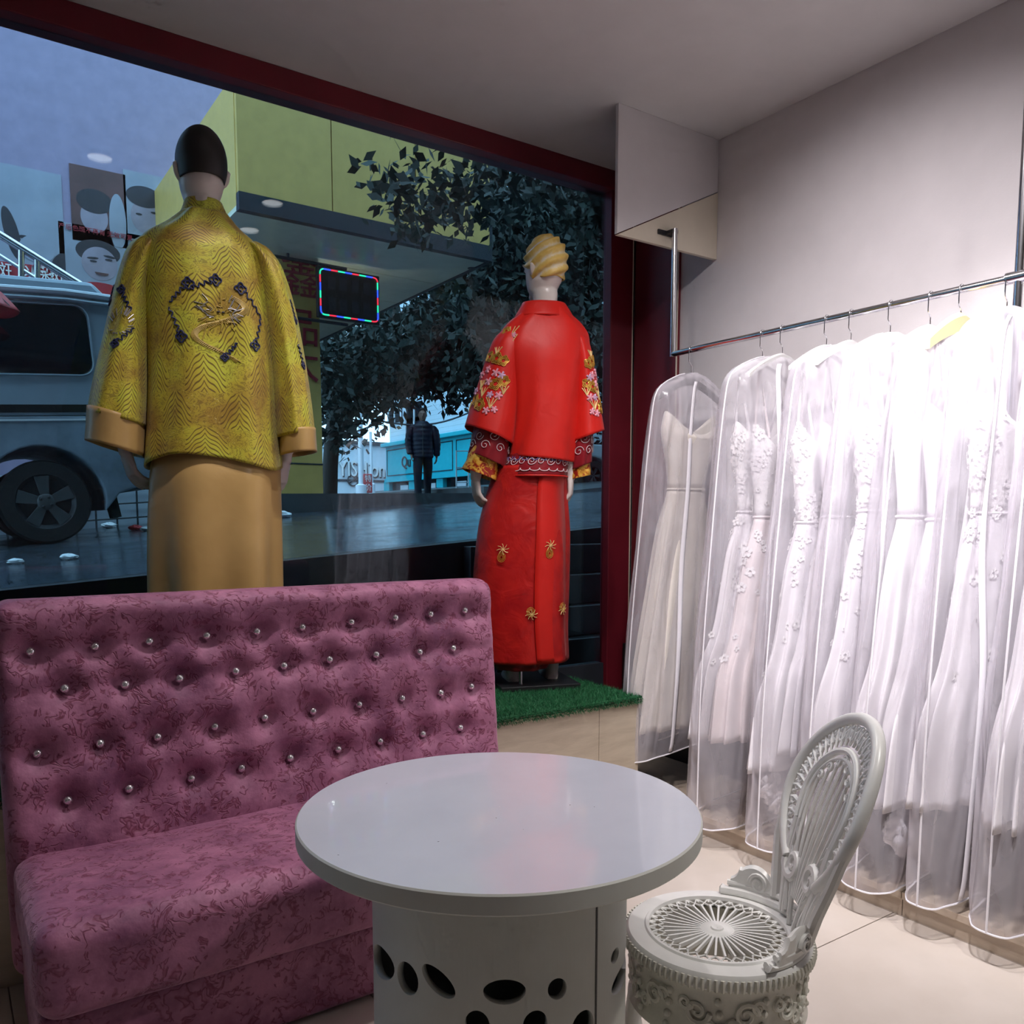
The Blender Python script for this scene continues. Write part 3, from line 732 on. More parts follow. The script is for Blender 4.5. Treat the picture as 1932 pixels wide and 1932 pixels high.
def gown(y, seed, label, mat, ztop, zwaist, zhem, wid, lean, lacey=False, ivory=False, strap=True, train=False, thick=1.0):
    r = np.random.default_rng(seed); nz = smooth_noise(seed); nf = int(r.integers(9, 14)); ph = r.uniform(0, 6)
    t = thing('wedding_gown', label, 'gown', (RX, y, zhem), 'wedding gowns hanging on the rail')
    tab = [(0, ztop, .150, .062), (.08, ztop - .06, .165, .070), (.22, (ztop + zwaist) / 2, .135, .06), (.34, zwaist, .105, .05), (.45, zwaist - .16, .15, .058), (.65, zwaist - .45, .185, .064), (.85, zhem + .25, wid * .95, .07), (1, zhem, wid, .075)]
    def fn(u, v):
        k = crom(tab, v); a = 2 * math.pi * u; amp = max(0, (v - .34)) * .030
        fo = amp * (math.sin(nf * a + ph + 1.5 * nz(v, u * 0 + .3)) + .5 * math.sin((nf + 4) * a + ph * 2 + v * 2))
        dr = 1 + fo / .15
        dip = 0
        if v < .12: dip = -.035 * (1 - v / .12) * abs(math.sin(a)) ** 2 * 1.0 + .03 * (1 - v / .12) * math.cos(a * 2)
        x = RX + lean * max(0, v - .1) + k[2] * math.cos(a) * dr; yy = y + k[3] * thick * math.sin(a) * (1 + fo / .10) + .012 * nz(v * .5, .2)
        return (x, yy, k[1] + dip)
    v1 = .34
    su = .7
    MB().grid(lambda u, v: fn(u, v * v1), 64, 16, True, .7, .4).build('bodice', M['lace'] if lacey else mat, t, solid=.002, auto=0)
    MB().grid(lambda u, v: fn(u, v1 + v * (1 - v1)), 160, 40, True, 1, 1).build('skirt', mat, t, solid=.002, auto=0)
    MB().tube([fn(k / 40, v1) for k in range(40)], .006, 6, True).build('waistband', mat, t)
    if strap:
        for s_ in (-1, 1):
            MB().tube([(RX + s_ * .10, y - .03, ztop - .02), (RX + s_ * .115, y - .015, ztop + .10), (RX + s_ * .12, y + .01, RZ - .14), (RX + s_ * .115, y + .025, ztop + .08), (RX + s_ * .10, y + .04, ztop - .02)], .005, 6).build('strap', mat, t)
    if lacey:
        g = normal_fn(fn); mb = MB()
        for _ in range(170):
            u, v = r.uniform(0, 1), abs(r.normal(.30, .22)) % .85
            p, du, dv, nn = g(u, v, .004); lu = np.linalg.norm(du); lv = np.linalg.norm(dv); s_ = r.uniform(.006, .014)
            for k in range(5):
                a = 2 * math.pi * k / 5 + u * 9; q = p + du / lu * s_ * math.cos(a) + dv / lv * s_ * math.sin(a)
                e1 = du / lu; e2 = dv / lv; rr = s_ * .7
                mb.add([q + e1 * rr * math.cos(b) + e2 * rr * math.sin(b) + nn * (.002 if b == 0 else 0) for b in np.linspace(0, 2 * math.pi, 6)[:-1]], [(0, 1, 2, 3, 4)])
        tag(mb.build('lace_applique', M['lace'], t, smooth=False), kind='stuff')
    if train:
        # the train gathered up in a crumpled heap in the foot of the bag
        mb = MB(); nn_ = smooth_noise(seed + 50)
        def heap(u, v):
            a = 2 * math.pi * u; e = math.pi * v; rad = 1 + .22 * nn_(6 * math.cos(a) * math.sin(e), 5 * math.cos(e) + 3 * math.sin(a)) + .10 * math.sin(5 * a + 4 * e)
            return (RX + lean - .01 + .17 * rad * math.sin(e) * math.cos(a), y + .055 * thick * rad * math.sin(e) * math.sin(a), zhem - .085 + .10 * rad * math.cos(e))
        mb.grid(heap, 60, 30).build('train', mat, t, auto=0)
    return t

def garment_bag(y, seed, label, ztop, zbot, w0, w1, lean, th0, th1, zip_side=None, skew=0):
    r = np.random.default_rng(seed + 99); nz = smooth_noise(seed + 7); ph = r.uniform(0, 6)
    t = thing('garment_bag', label, 'garment bag', (RX, y, zbot), 'clear garment bags on the rail')
    tab = [(0, ztop, .022, .012 + .22 * th0), (.035, ztop - .02, w0 * .42, .016 + .45 * th0), (.085, ztop - .075, w0 * .86, .016 + .62 * th0), (.14, ztop - .16, w0, .012 + .75 * th0), (.35, ztop - .16 - (ztop - .16 - zbot) * .25, w0 * 1.12, th0), (.7, ztop - .16 - (ztop - .16 - zbot) * .66, (w0 + w1) / 2 * 1.12, (th0 + th1) / 2), (.93, zbot + .08, w1, th1), (1, zbot, w1 * .97, th1 * .9)]
    def fn(u, v):
        k = crom(tab, v); a = 2 * math.pi * u; ca, sa = math.cos(a), math.sin(a)
        lens = math.copysign(abs(sa) ** (.85 - .22 * v), sa); ca = math.copysign(abs(ca) ** (1 - .25 * v), ca)
        wr = .15 * th0 * min(1, v * 4) * (1 - .75 * max(0, v - .6) / .4) * (math.sin(5 * a + 3.5 * nz(v * .7, .1) + ph) + .7 * math.sin(11 * a - ph + 5 * v) + .5 * math.sin(3 * a + 14 * v + ph))
        sway = .014 * nz(v * .35, .7) * v
        return (RX + lean * v ** 1.2 + k[2] * ca, y + skew * v + (k[3] + wr) * lens + sway, k[1] - .03 * v * v * (-ca))
    MB().grid(fn, 120, 70, True).build('film', M['film'], t, auto=0)
    for u, nm in ((0, 'wall_side_piping'), (.5, 'room_side_piping')):
        MB().tube([fn(u, v) for v in np.linspace(.01, 1, 60)], .0034, 6).build('edge_piping', M['piping'], t)
    MB().tube([fn(k / 60, 1) for k in range(60)], .0032, 6, True).build('hem_piping', M['piping'], t)
    if zip_side is not None:
        g = normal_fn(fn)
        V = []; F = []; m = 50
        for i in range(m + 1):
            p, du, dv, nn = g(zip_side, .06 + .93 * i / m, 0); e = du / np.linalg.norm(du); sg = -1 if zip_side > .5 else -1
            off = np.array([0, -.003 if zip_side > .5 else .003, 0])
            for q in (-.011, -.002, .002, .011): V.append(p + e * q + off * (1.7 if abs(q) < .005 else 1))
        for i in range(m):
            for k in range(3): F.append((i * 4 + k, i * 4 + k + 1, (i + 1) * 4 + k + 1, (i + 1) * 4 + k))
        MB().add(V, F).build('zip_tape', M['piping'], t, solid=.0008)
    return t

# hook position on the rail, gown and bag of each hanging
hang = [  # hook position on the rail, gown, hanger
 (2.614, 'ivory strapless gown in the bag nearest the window', dict(m='gown_ivory', zt=1.70, zw=1.40, zh=.36, w=.235, strap=False), ('black', 'slim dark hanger at the window end of the rail')),
 (2.235, 'white lace gown on the window side of the second bag', dict(m='gown_white', zt=1.62, zw=1.30, zh=.42, w=.242, lacey=True), ('white_plastic', 'white hanger second from the window on the rail')),
 (2.140, 'blush lace gown on the near side of the second bag', dict(m='gown_blush', zt=1.60, zw=1.28, zh=.42, w=.235, lacey=True), ('white_plastic', 'white hanger third from the window on the rail')),
 (1.945, 'white lace gown with a crumpled train in the third bag from the window', dict(m='gown_white', zt=1.58, zw=1.26, zh=.36, w=.25, lacey=True, train=True), ('white_plastic', 'white hanger fourth from the window on the rail')),
 (1.845, 'plain white gown sharing the third bag from the window', dict(m='gown_white', zt=1.58, zw=1.28, zh=.44, w=.22), ('white_plastic', 'white hanger fifth from the window, arm showing between two bags')),
 (1.695, 'white lace gown in the bag behind the garden chair', dict(m='gown_white', zt=1.62, zw=1.30, zh=.40, w=.242, lacey=True), ('white_plastic', 'white hanger above the bag behind the garden chair')),
 (1.555, 'smooth white gown beside the gold hanger, on its window side', dict(m='gown_white', zt=1.62, zw=1.28, zh=.38, w=.25), ('white_plastic', 'white hanger just left of the gold hanger')),
 (1.455, 'white gown with a crumpled train hanging below the gold hanger', dict(m='gown_white', zt=1.60, zw=1.27, zh=.36, w=.25, train=True), ('goldhanger', 'broad pale gold hanger near the right end of the rail')),
 (1.315, 'white lace gown in the bag beside the upright chrome post', dict(m='gown_white', zt=1.62, zw=1.29, zh=.40, w=.25, lacey=True), ('greyfelt', 'grey hanger beside the upright chrome post')),
 (1.110, 'white gown at the right edge beyond the upright post', dict(m='gown_white', zt=1.60, zw=1.28, zh=.40, w=.25), ('white_plastic', 'white hanger at the right edge beyond the upright post')),
 (0.900, 'white gown just outside the right edge of the view', dict(m='gown_white', zt=1.60, zw=1.28, zh=.40, w=.25), ('white_plastic', 'white hanger farthest from the window')),
]
bags = [  # centre on the rail, label, top, foot, half widths, half thicknesses, zip
 (2.614, 'clear garment bag over the ivory gown, nearest the window', 1.90, .27, .215, .265, .082, .090, .72),
 (2.190, 'wide-shouldered clear garment bag, second from the window', 1.905, .115, .25, .28, .120, .135, .70),
 (1.895, 'clear garment bag with a crumpled train at its foot, third from the window', 1.90, .125, .24, .28, .115, .130, .80),
 (1.695, 'clear garment bag with a long white zip behind the garden chair', 1.905, .12, .235, .28, .085, .090, .70),
 (1.505, 'clear garment bag that holds the gown on the gold hanger', 1.885, .12, .235, .28, .110, .115, .74),
 (1.315, 'clear garment bag beside the upright chrome post', 1.915, .14, .24, .27, .085, .09, .66),
 (1.110, 'clear garment bag at the right edge beyond the upright post', 1.90, .13, .23, .25, .085, .10, .7),
 (0.900, 'clear garment bag hanging farthest from the window', 1.90, .13, .23, .25, .085, .10, None),
]
depth = {0: .074, 1: .056, 2: .056, 3: .062, 4: .054, 5: .076, 6: .056, 7: .056, 8: .074, 9: .075, 10: .075}
for i, (y, gl, g, (hm, hl)) in enumerate(hang):
    hanger(y, hl, M[hm], 0, wide=(hm == 'goldhanger'), drop=.03 if i == 0 else 0)
    gown(y, 20 + i, gl, M[g['m']], g['zt'], g['zw'], g['zh'], g['w'], -.095, g.get('lacey', False), strap=g.get('strap', True), train=g.get('train', False), thick=depth[i] / .075)
for k, (y, lab, zt, zb, w0, w1, th0, th1, z) in enumerate(bags):
    garment_bag(y, 40 + k, lab, zt, zb, w0, w1, -.095, th0, th1, z)

# ================================================================ dressed mannequins
def merge_skin(mbs, name, mat, parent, voxel=.006):
    mb = MB()
    for k in mbs: mb.add(k.v, k.f)
    o = mb.build(name, mat, parent, auto=0)
    md = o.modifiers.new('remesh', 'REMESH'); md.mode = 'VOXEL'; md.voxel_size = voxel; md.use_smooth_shade = True
    sm = o.modifiers.new('smooth', 'CORRECTIVE_SMOOTH') if False else o.modifiers.new('smooth', 'SMOOTH'); sm.iterations = 3; sm.factor = .5
    bpy.context.view_layer.update(); bake(o)
    o.data.polygons.foreach_set('use_smooth', [True] * len(o.data.polygons)); return o
class Fig:
    """local frame of a figure: a = right as seen from the shop, d = forward, z up from its base"""
    def __init__(s, x, y, z, face):
        s.o = np.array([x, y, z], float); s.r = np.array([math.cos(face), math.sin(face), 0]); s.f = np.array([-math.sin(face), math.cos(face), 0])
    def p(s, a, d, z): return s.o + s.r * a + s.f * d + np.array([0, 0, z])
    def px(s, x, y, d=0):
        q = on_plane(x, y, s.o + s.f * d, s.f) - s.o; return float(np.dot(q, s.r)), float(q[2])
def ringfn(F, tab, fold=0, nf=8, ph=0, expo=2.0, seed=1, wr=.006, slope=0, slope_top=0):
    """tab rows: key 0..1, z, centre a, centre d, half width, half depth"""
    nz = smooth_noise(seed); tab = np.array(tab, float); tab[:, 0] = (tab[:, 0] - tab[0, 0]) / (tab[-1, 0] - tab[0, 0])
    def fn(u, v):
        k = crom(tab, min(max(v, 0), 1)); a = 2 * math.pi * (u + .25); ca, sa = math.cos(a), math.sin(a)
        e = 2 / expo; x = math.copysign(abs(ca) ** e, ca); y = math.copysign(abs(sa) ** e, sa)
        w = fold * v * math.sin(nf * a + ph) + wr * nz(1.0 * ca + .55 * v, .9 * sa - .6 * v)
        sl = slope * max(0, v - .55) / .45 + slope_top * max(0, .3 - v) / .3
        return F.p(k[2] + x * (k[4] + w), k[3] + y * (k[5] + w), k[1] + sl * x)
    return fn
def emb(mb, g, u0, v0, pts, r, off=.002, n=5):
    """thread tube following the cloth surface; pts in metres around (u0,v0)"""
    _, du, dv, _ = g(u0, v0, 0); lu, lv = np.linalg.norm(du), np.linalg.norm(dv); out = []
    for x, y in pts:
        p, *_ = g(u0 + x / lu, min(.995, max(.005, v0 - y / lv)), off); out.append(p)
    if len(out) > 1: mb.tube(out, r, n)
def hand_parts(F, wrist, dirv, palm_n, L=.17, side=1):
    """palm and five bent fingers hanging from the wrist"""
    w0 = np.array(wrist, float); d = np.array(dirv, float); d /= np.linalg.norm(d); pn = np.array(palm_n, float); pn -= d * pn.dot(d); pn /= np.linalg.norm(pn); s = np.cross(d, pn) * side
    mb = [MB().tube([w0 - d * .10, w0 - d * .02, w0 + d * .01], [.026, .022, .024], 12)]
    pal = MB(); V = []; n = 12
    rows = [(0, .022, .017), (.02, .030, .016), (.05, .037, .014), (.075, .038, .012), (.085, .034, .009)]
    for t, hw, ht in rows:
        for k in range(n): a = 2 * math.pi * k / n; V.append(w0 + d * t + s * hw * math.cos(a) + pn * ht * math.sin(a))
    Fc = [(i * n + k, i * n + (k + 1) % n, (i + 1) * n + (k + 1) % n, (i + 1) * n + k) for i in range(len(rows) - 1) for k in range(n)] + [tuple(range(n))[::-1], tuple((len(rows) - 1) * n + k for k in range(n))]
    mb.append(pal.add(V, Fc))
    for k, (off, ln, cv) in enumerate(((-.028, .066, .30), (-.0095, .078, .38), (.0095, .074, .46), (.027, .058, .55))):
        p = w0 + d * .072 + s * off; pts = [p]; ang = .12
        for f in (.45, .32, .23):
            ang += cv * .8; dd = d * math.cos(ang) + pn * math.sin(ang) + s * off * 2; p = p + dd / np.linalg.norm(dd) * ln * f * 1.05; pts.append(p)
        mb.append(MB().tube(pts, [.0098, .0092, .0084, .0066], 8)); mb.append(MB().ball(pts[-1], .0066, 8))
    p = w0 + d * .018 - s * .026; pts = [p]
    for dd in ((d * .6 - s * .6 + pn * .3), (d * .9 - s * .25 + pn * .35), (d * 1 + pn * .35)): dd = dd / np.linalg.norm(dd); p = p + dd * .027; pts.append(p)
    mb.append(MB().tube(pts, [.013, .0115, .010, .0075], 8)); mb.append(MB().ball(pts[-1], .0075, 8))
    return mb
def head_parts(F, a, d, z, yaw, hgt=.235):
    """head with face relief, ears and neck; z = chin level; yaw turns the face"""
    c, s = math.cos(yaw), math.sin(yaw)
    def P(x, y, zz): return F.p(a + x * c - y * s, d + x * s + y * c, z + zz)
    rows = [(-.10, 0, -.004, .048, .048), (-.05, 0, -.008, .048, .050), (0.0, 0, -.004, .052, .060), (.02, 0, .012, .056, .072), (.05, 0, .004, .066, .088), (.09, 0, 0, .072, .094), (.13, 0, -.006, .074, .097), (.17, 0, -.008, .073, .095), (.20, 0, -.008, .062, .080), (.222, 0, -.006, .040, .052), (.234, 0, -.004, .012, .016)]
    n = 28; V = []
    for zz, cx, cy, rx, ry in rows:
        for k in range(n): q = 2 * math.pi * k / n; V.append(P(cx + rx * math.cos(q), cy + ry * math.sin(q), zz * hgt / .235))
    Fc = [(i * n + k, i * n + (k + 1) % n, (i + 1) * n + (k + 1) % n, (i + 1) * n + k) for i in range(len(rows) - 1) for k in range(n)] + [tuple(range(n))[::-1], tuple((len(rows) - 1) * n + k for k in range(n))]
    out = [MB().add(V, Fc)]
    out.append(MB().tube([P(0, .088, .125), P(0, .104, .085), P(0, .106, .070), P(0, .092, .062)], [.008, .012, .014, .010], 8))
    out.append(MB().ball(P(0, .086, .036), .02, 8, (1, .6, .5)))
    out.append(MB().ball(P(0, .070, .006), .024, 8))
    for s_ in (-1, 1):
        out.append(MB().tube([P(s_ * .070, -.004, .072), P(s_ * .078, -.012, .085), P(s_ * .082, -.018, .112), P(s_ * .076, -.006, .122), P(s_ * .072, .004, .11)], [.008, .009, .010, .008, .006], 8))
        out.append(MB().ball(P(s_ * .032, .080, .112), .016, 8, (1, .7, .6)))
        out.append(MB().tube([P(s_ * .014, .096, .130), P(s_ * .034, .092, .136), P(s_ * .055, .076, .130)], .007, 6))
    return out, P

# ---------------- red wedding outfit
FR = Fig(2.17, 3.0, PLZ, R(-25))
red = thing('mannequin_in_red', 'golden-haired mannequin in a red embroidered two-layer bridal jacket and long skirt, seen from behind', 'mannequin', (2.17, 3.0, PLZ))
def rowpx(F, y, xl, xr, dep, dc=0.0, key=None):
    al, z = F.px(xl, y); ar, _ = F.px(xr, y); return [y if key is None else key, z, (al + ar) / 2, dc, (ar - al) / 2, dep]
ha, hz_ = FR.px(1027, 545)
hp, HP = head_parts(FR, ha, .0, 1.70, R(28), .235)
legs = []
for x, yb in ((968, 1296), (1045, 1280)):
    a, z = FR.px(x, yb); a *= 1.0
    dd = .02 if x < 1000 else .06
    legs.append(MB().tube([FR.p(a * .6, .0, .62), FR.p(a * .8, dd * .5, .40), FR.p(a, dd, .22), FR.p(a, dd - .012, .10), FR.p(a, dd - .01, .05), FR.p(a, dd - .005, .03)], [.07, .062, .050, .034, .030, .032], 14))
    ft = MB(); legs.append(ft.tube([FR.p(a, dd - .035, .024), FR.p(a, dd + .02, .034), FR.p(a, dd + .09, .03), FR.p(a, dd + .16, .018), FR.p(a, dd + .19, .014)], [.024, .032, .034, .028, .012], 12))
torso = MB().tube([FR.p(ha, .01, 1.66), FR.p(ha * .9, .01, 1.60), FR.p(ha * .8, .01, 1.48), FR.p(.03, 0, 1.1), FR.p(0, 0, .9), FR.p(0, 0, .6)], [.045, .05, .075, .09, .10, .10], 20)
arms = []; 
LW, RW = FR.px(902, 905), FR.px(1070, 905)
sh_l, sh_r = FR.px(945, 640), FR.px(1103, 650)
arms.append(MB().tube([FR.p(sh_l[0] + .05, 0, 1.47), FR.p(sh_l[0] - .02, .0, 1.25), FR.p(LW[0] - .012, -.005, LW[1] + .02)], [.03, .035, .026], 12))
arms.append(MB().tube([FR.p(sh_r[0] - .06, 0, 1.47), FR.p(sh_r[0] - .01, .0, 1.25), FR.p(RW[0] + .008, -.03, RW[1] + .02)], [.03, .035, .026], 12))
h1 = hand_parts(FR, FR.p(LW[0] - .012, -.01, LW[1] + .012), (FR.r * .06 + FR.f * .05 + np.array([0, 0, -1])), FR.r * 1.0 + FR.f * .35, side=1)
h2 = hand_parts(FR, FR.p(RW[0] + .008, -.03, RW[1] + .012), (FR.r * .02 + FR.f * .1 + np.array([0, 0, -1])), -FR.r * 1.0 + FR.f * .35, side=-1)
merge_skin(hp + legs + [torso] + arms + h1 + h2, 'body', M['skin_white'], red, .005)
# sculpted waved hair
def hairfn(u, v):
    a = 2 * math.pi * u; e = math.pi * .70 * v + .02
    st = math.sin(e); base = np.array([.0815 * st * math.cos(a), -.010 + .106 * st * math.sin(a), .128 + .118 * math.cos(e)])
    front = math.sin(a)
    if front > .1: base[2] += .055 * max(0, v - .45) * 2.2 * front
    wv = .0062 * math.sin(13 * (v * 1.5 + .34 * math.cos(a + .5) + .08 * math.sin(2 * a + .6)) * 1.7 + .8) * min(1, v * 4)
    n = base - np.array([0, 0, .12]); n /= np.linalg.norm(n); q = base + n * wv
    return HP(*q)
MB().grid(hairfn, 96, 70).build('hair', M['hairgold'], red, solid=.004, auto=0)
# stand
bxy = FR.px(1010, 1300)
MB().prism([FR.p(-.16, -.14, .0), FR.p(.20, -.10, .0), FR.p(.17, .26, .0), FR.p(-.19, .22, .0)], (0, 0, .022)).build('stand_plate', M['darkmetal'], red, smooth=False, bevel=.002)
MB().tube([FR.p(-.06, -.06, .008), FR.p(-.06, -.03, .35)], .008, 10).build('stand_rod', M['chrome'], red)
pp = [onz(x, y, PLZ + .02) for x, y in ((998, 1272), (1032, 1277), (1034, 1262), (1018, 1260))]
tag(MB().prism(pp, (0, 0, .0015)).build('paper_sheet', M['white'], None, smooth=False), 'small white paper scrap lying on the turf between the red mannequin feet', 'paper')
# skirt
sk = [rowpx(FR, y, a, b, dp) for y, a, b, dp in ((880, 934, 1066, .12), (930, 918, 1068, .125), (1000, 902, 1073, .145), (1100, 893, 1072, .16), (1180, 897, 1070, .165), (1246, 905, 1072, .165))]
skf = ringfn(FR, sk, fold=.004, nf=7, seed=5, wr=.009)
MB().grid(skf, 140, 60).build('skirt', M['redorganza'], red, solid=.003, auto=0)
gk = normal_fn(skf)
# the overlapping front panel edge down the back of the skirt
V = []; Fc = []
for i in range(41):
    v = .02 + .97 * i / 40
    for uu, off in ((-.255 + .775, .008), (.540, .010), (.575, .009), (.66, .004)): V.append(gk(uu, v, off)[0])
for i in range(40):
    for k in range(3): Fc.append((i * 4 + k, i * 4 + k + 1, (i + 1) * 4 + k + 1, (i + 1) * 4 + k))
MB().add(V, Fc).build('skirt_panel', M['redsatin'], red, solid=.002)
us = [rowpx(FR, y, a, b, dp) for y, a, b, dp in ((1200, 915, 1050, .14), (1240, 925, 1040, .14), (1258, 930, 1030, .14))]
MB().grid(ringfn(FR, us, fold=.006, nf=9, seed=9, wr=.006), 90, 8).build('underskirt', M['darkred'], red, solid=.002, auto=0)
for (x, y) in ((950, 1040), (1036, 1033), (1000, 1158), (1058, 1152)):
    a, z = FR.px(x, y, -.14); v = (880 - y) / (880 - 1246); k = crom(np.array(sk) * 1.0, y); ca = max(-.95, min(.95, (a - k[2]) / k[4])); u = .5 + math.asin(ca) / (2 * math.pi)
    for mname, kind in (('goldthread', 0), ('goldpale', 1)):
        mb = MB()
        if kind == 0:
            for s_ in (0, 1, 2): emb(mb, gk, u, v, [(math.cos(t) * (.008 + .006 * s_) * .8 - .004, -.022 * (1 if y < 1100 else -1) + math.sin(t) * (.008 + .006 * s_)) for t in np.linspace(0, 6.3, 14)], .0014, .012)
        else:
            for t in np.linspace(0, 6.28, 9)[:-1]: emb(mb, gk, u, v, [(0, .012), (.016 * math.cos(t), .012 + .016 * math.sin(t)), (.026 * math.cos(t + .2), .012 + .024 * math.sin(t + .2))], .0016, .012)
        mb.build('gold_flower' if kind == 0 else 'pale_flower', M[mname], red)
# inner jacket hem with scrolls
ij = [rowpx(FR, y, a, b, dp) for y, a, b, dp in ((800, 968, 1084, .125), (850, 960, 1076, .128), (880, 948, 1071, .140), (901, 946, 1068, .145))]
ijf = ringfn(FR, ij, seed=4, wr=.003); MB().grid(ijf, 90, 16).build('inner_jacket', M['darkred'], red, solid=.003, auto=0)
gj = normal_fn(ijf); mb = MB(); mb2 = MB()
for i in range(11):
    u = .27 + .045 * i
    emb(mb, gj, u, .72, [(x, y) for x, y in spiral((0, 0), .020, 1.5 * (1 if i % 2 else -1), 22)], .0016, .003)
    emb(mb, gj, u + .02, .80, [(.022 * math.cos(t), -.012 + .012 * math.sin(t)) for t in np.linspace(3.14, 6.28, 10)], .002, .003)
    emb(mb2, gj, u + .01, .66, [(.014 * math.cos(t), .012 * math.sin(t)) for t in np.linspace(2.6, 6.8, 10)], .0020, .003)
tag(mb.build('hem_scrollwork', M['whitethread'], red), kind='stuff'); tag(mb2.build('hem_blue_scroll', M['blueth'], red), kind='stuff')
MB().tube([gj(k / 60, .985, .003)[0] for k in range(60)], .004, 6, True).build('hem_band', M['redsatin'], red)
# outer jacket
oj = [rowpx(FR, y, a, b, dp) for y, a, b, dp in ((578, 990, 1066, .062), (592, 980, 1078, .078), (606, 962, 1094, .092), (628, 944, 1108, .105), (665, 938, 1108, .12), (730, 958, 1096, .125), (800, 966, 1088, .135), (868, 958, 1082, .145))]
ojf = ringfn(FR, oj, seed=12, wr=.014, slope=-.012, expo=2.2); MB().grid(ojf, 140, 60).build('jacket', M['redsatin'], red, solid=.004, auto=0)
cl = [rowpx(FR, y, a, b, dp, key=k_) for k_, y, a, b, dp in ((0, 571, 986, 1067, .060), (.4, 582, 980, 1074, .072), (1, 600, 970, 1084, .090))]
MB().grid(ringfn(FR, cl, wr=.001), 60, 6).build('collar', M['redsatin'], red, solid=.004, auto=0)
# sleeves: outer (flared), inner (dark with scrolls), cuff (gold brocade)
def sleeve(F, par, rows, deps, name, mat, slope=0, seed=3, solid=.003, dc=0.0, wr=.006, expo=2.0):
    tab = [rowpx(F, y, a, b, dp, dc) for (y, a, b), dp in zip(rows, deps)]
    fn = ringfn(F, tab, seed=seed, wr=wr, slope=slope, expo=expo); MB().grid(fn, 90, 40).build(name, mat, par, solid=solid, auto=0); return fn, tab
lf, _ = sleeve(FR, red, ((618, 958, 1000), (632, 938, 996), (652, 926, 990), (700, 911, 984), (760, 893, 976), (822, 876, 968)), (.05, .075, .09, .10, .11, .125), 'sleeve', M['redsatin'], slope=-.042, seed=31)
rf, _ = sleeve(FR, red, ((624, 1052, 1092), (638, 1062, 1106), (660, 1070, 1114), (700, 1074, 1120), (760, 1072, 1129), (824, 1068, 1138)), (.05, .075, .085, .095, .105, .12), 'sleeve', M['redsatin'], slope=.03, seed=33)
lf2, _ = sleeve(FR, red, ((770, 905, 965), (820, 892, 962), (870, 884, 955)), (.085, .095, .10), 'inner_sleeve', M['darkred'], slope=-.035, seed=34)
rf2, _ = sleeve(FR, red, ((770, 1072, 1118), (830, 1070, 1116), (880, 1070, 1114)), (.08, .09, .09), 'inner_sleeve', M['darkred'], slope=.02, seed=35)
sleeve(FR, red, ((835, 888, 946), (865, 880, 944), (897, 872, 940)), (.075, .08, .085), 'gold_cuff', M['cuff'], slope=-.030, seed=36)
sleeve(FR, red, ((840, 1070, 1112), (870, 1069, 1113), (901, 1069, 1113)), (.07, .075, .075), 'gold_cuff', M['cuff'], slope=.012, seed=37)
for fn in (lf2, rf2):
    g = normal_fn(fn); mb = MB()
    for i in range(16): emb(mb, g, i / 16, .55 + .2 * (i % 2), [(x, y) for x, y in spiral((0, 0), .022, 1.4 * (1 if i % 2 else -1), 20)], .0016, .003)
    tag(mb.build('sleeve_scrollwork', M['whitethread'], red), kind='stuff')
def flowers(g, spots, par):
    bun = {k: MB() for k in ('goldthread', 'pink', 'lilac', 'goldpale')}
    for (u, v, kind, s) in spots:
        if kind == 'o':
            for q in (1, .72, .45): emb(bun['goldthread'], g, u, v, [(s * q * math.cos(t) * (1 + .14 * math.cos(5 * t)), s * q * math.sin(t) * (1 + .14 * math.cos(5 * t))) for t in np.linspace(0, 6.3, 24)], .0022, .0025)
        elif kind in ('p', 'l'):
            for t in np.linspace(0, 6.28, 6)[:-1]: emb(bun['pink' if kind == 'p' else 'lilac'], g, u, v, [(0, 0), (s * .5 * math.cos(t), s * .5 * math.sin(t)), (s * math.cos(t), s * math.sin(t))], .0052, .001)
        else:
            for t in (.4, .9, 1.4, 1.9): emb(bun['goldpale'], g, u, v, [(0, -s), (s * .5 * math.cos(t * 1.5), 0), (s * math.cos(t * 1.5) * 1.2, s)], .0022, .002)
    for k, mb in bun.items():
        if mb.v: tag(mb.build('sleeve_embroidery', M[k], par), kind='stuff')
sp = []
for u, v, k, s in ((.62, .40, 'o', .020), (.56, .42, 'o', .018), (.68, .47, 'p', .014), (.60, .50, 'p', .016), (.55, .52, 'l', .014), (.64, .56, 'p', .016), (.58, .58, 'o', .021), (.52, .56, 'o', .018), (.66, .64, 'g', .018), (.60, .66, 'l', .013), (.54, .66, 'p', .015), (.70, .58, 'g', .018), (.58, .72, 'g', .02), (.66, .74, 'o', .022), (.60, .78, 'p', .014), (.55, .76, 'p', .013), (.72, .70, 'o', .02), (.74, .50, 'p', .014), (.76, .62, 'l', .014), (.70, .38, 'o', .018), (.78, .75, 'g', .018), (.51, .62, 'g', .016), (.63, .35, 'g', .016)): sp.append((u, v, k, s))
flowers(normal_fn(lf), [(1.03 - u * 1.0, .25 + (v - .35) * 1.32, k, s * 1.15) for u, v, k, s in sp] , red); flowers(normal_fn(rf), [(-.03 + u * 1.0, .25 + (v - .35) * 1.32, k, s * 1.1) for u, v, k, s in sp], red)
flowers(normal_fn(ojf), [(.36, .19, 'g', .026), (.375, .21, 'p', .012), (.37, .24, 'g', .022), (.33, .18, 'o', .016), (.31, .21, 'o', .014)], red)

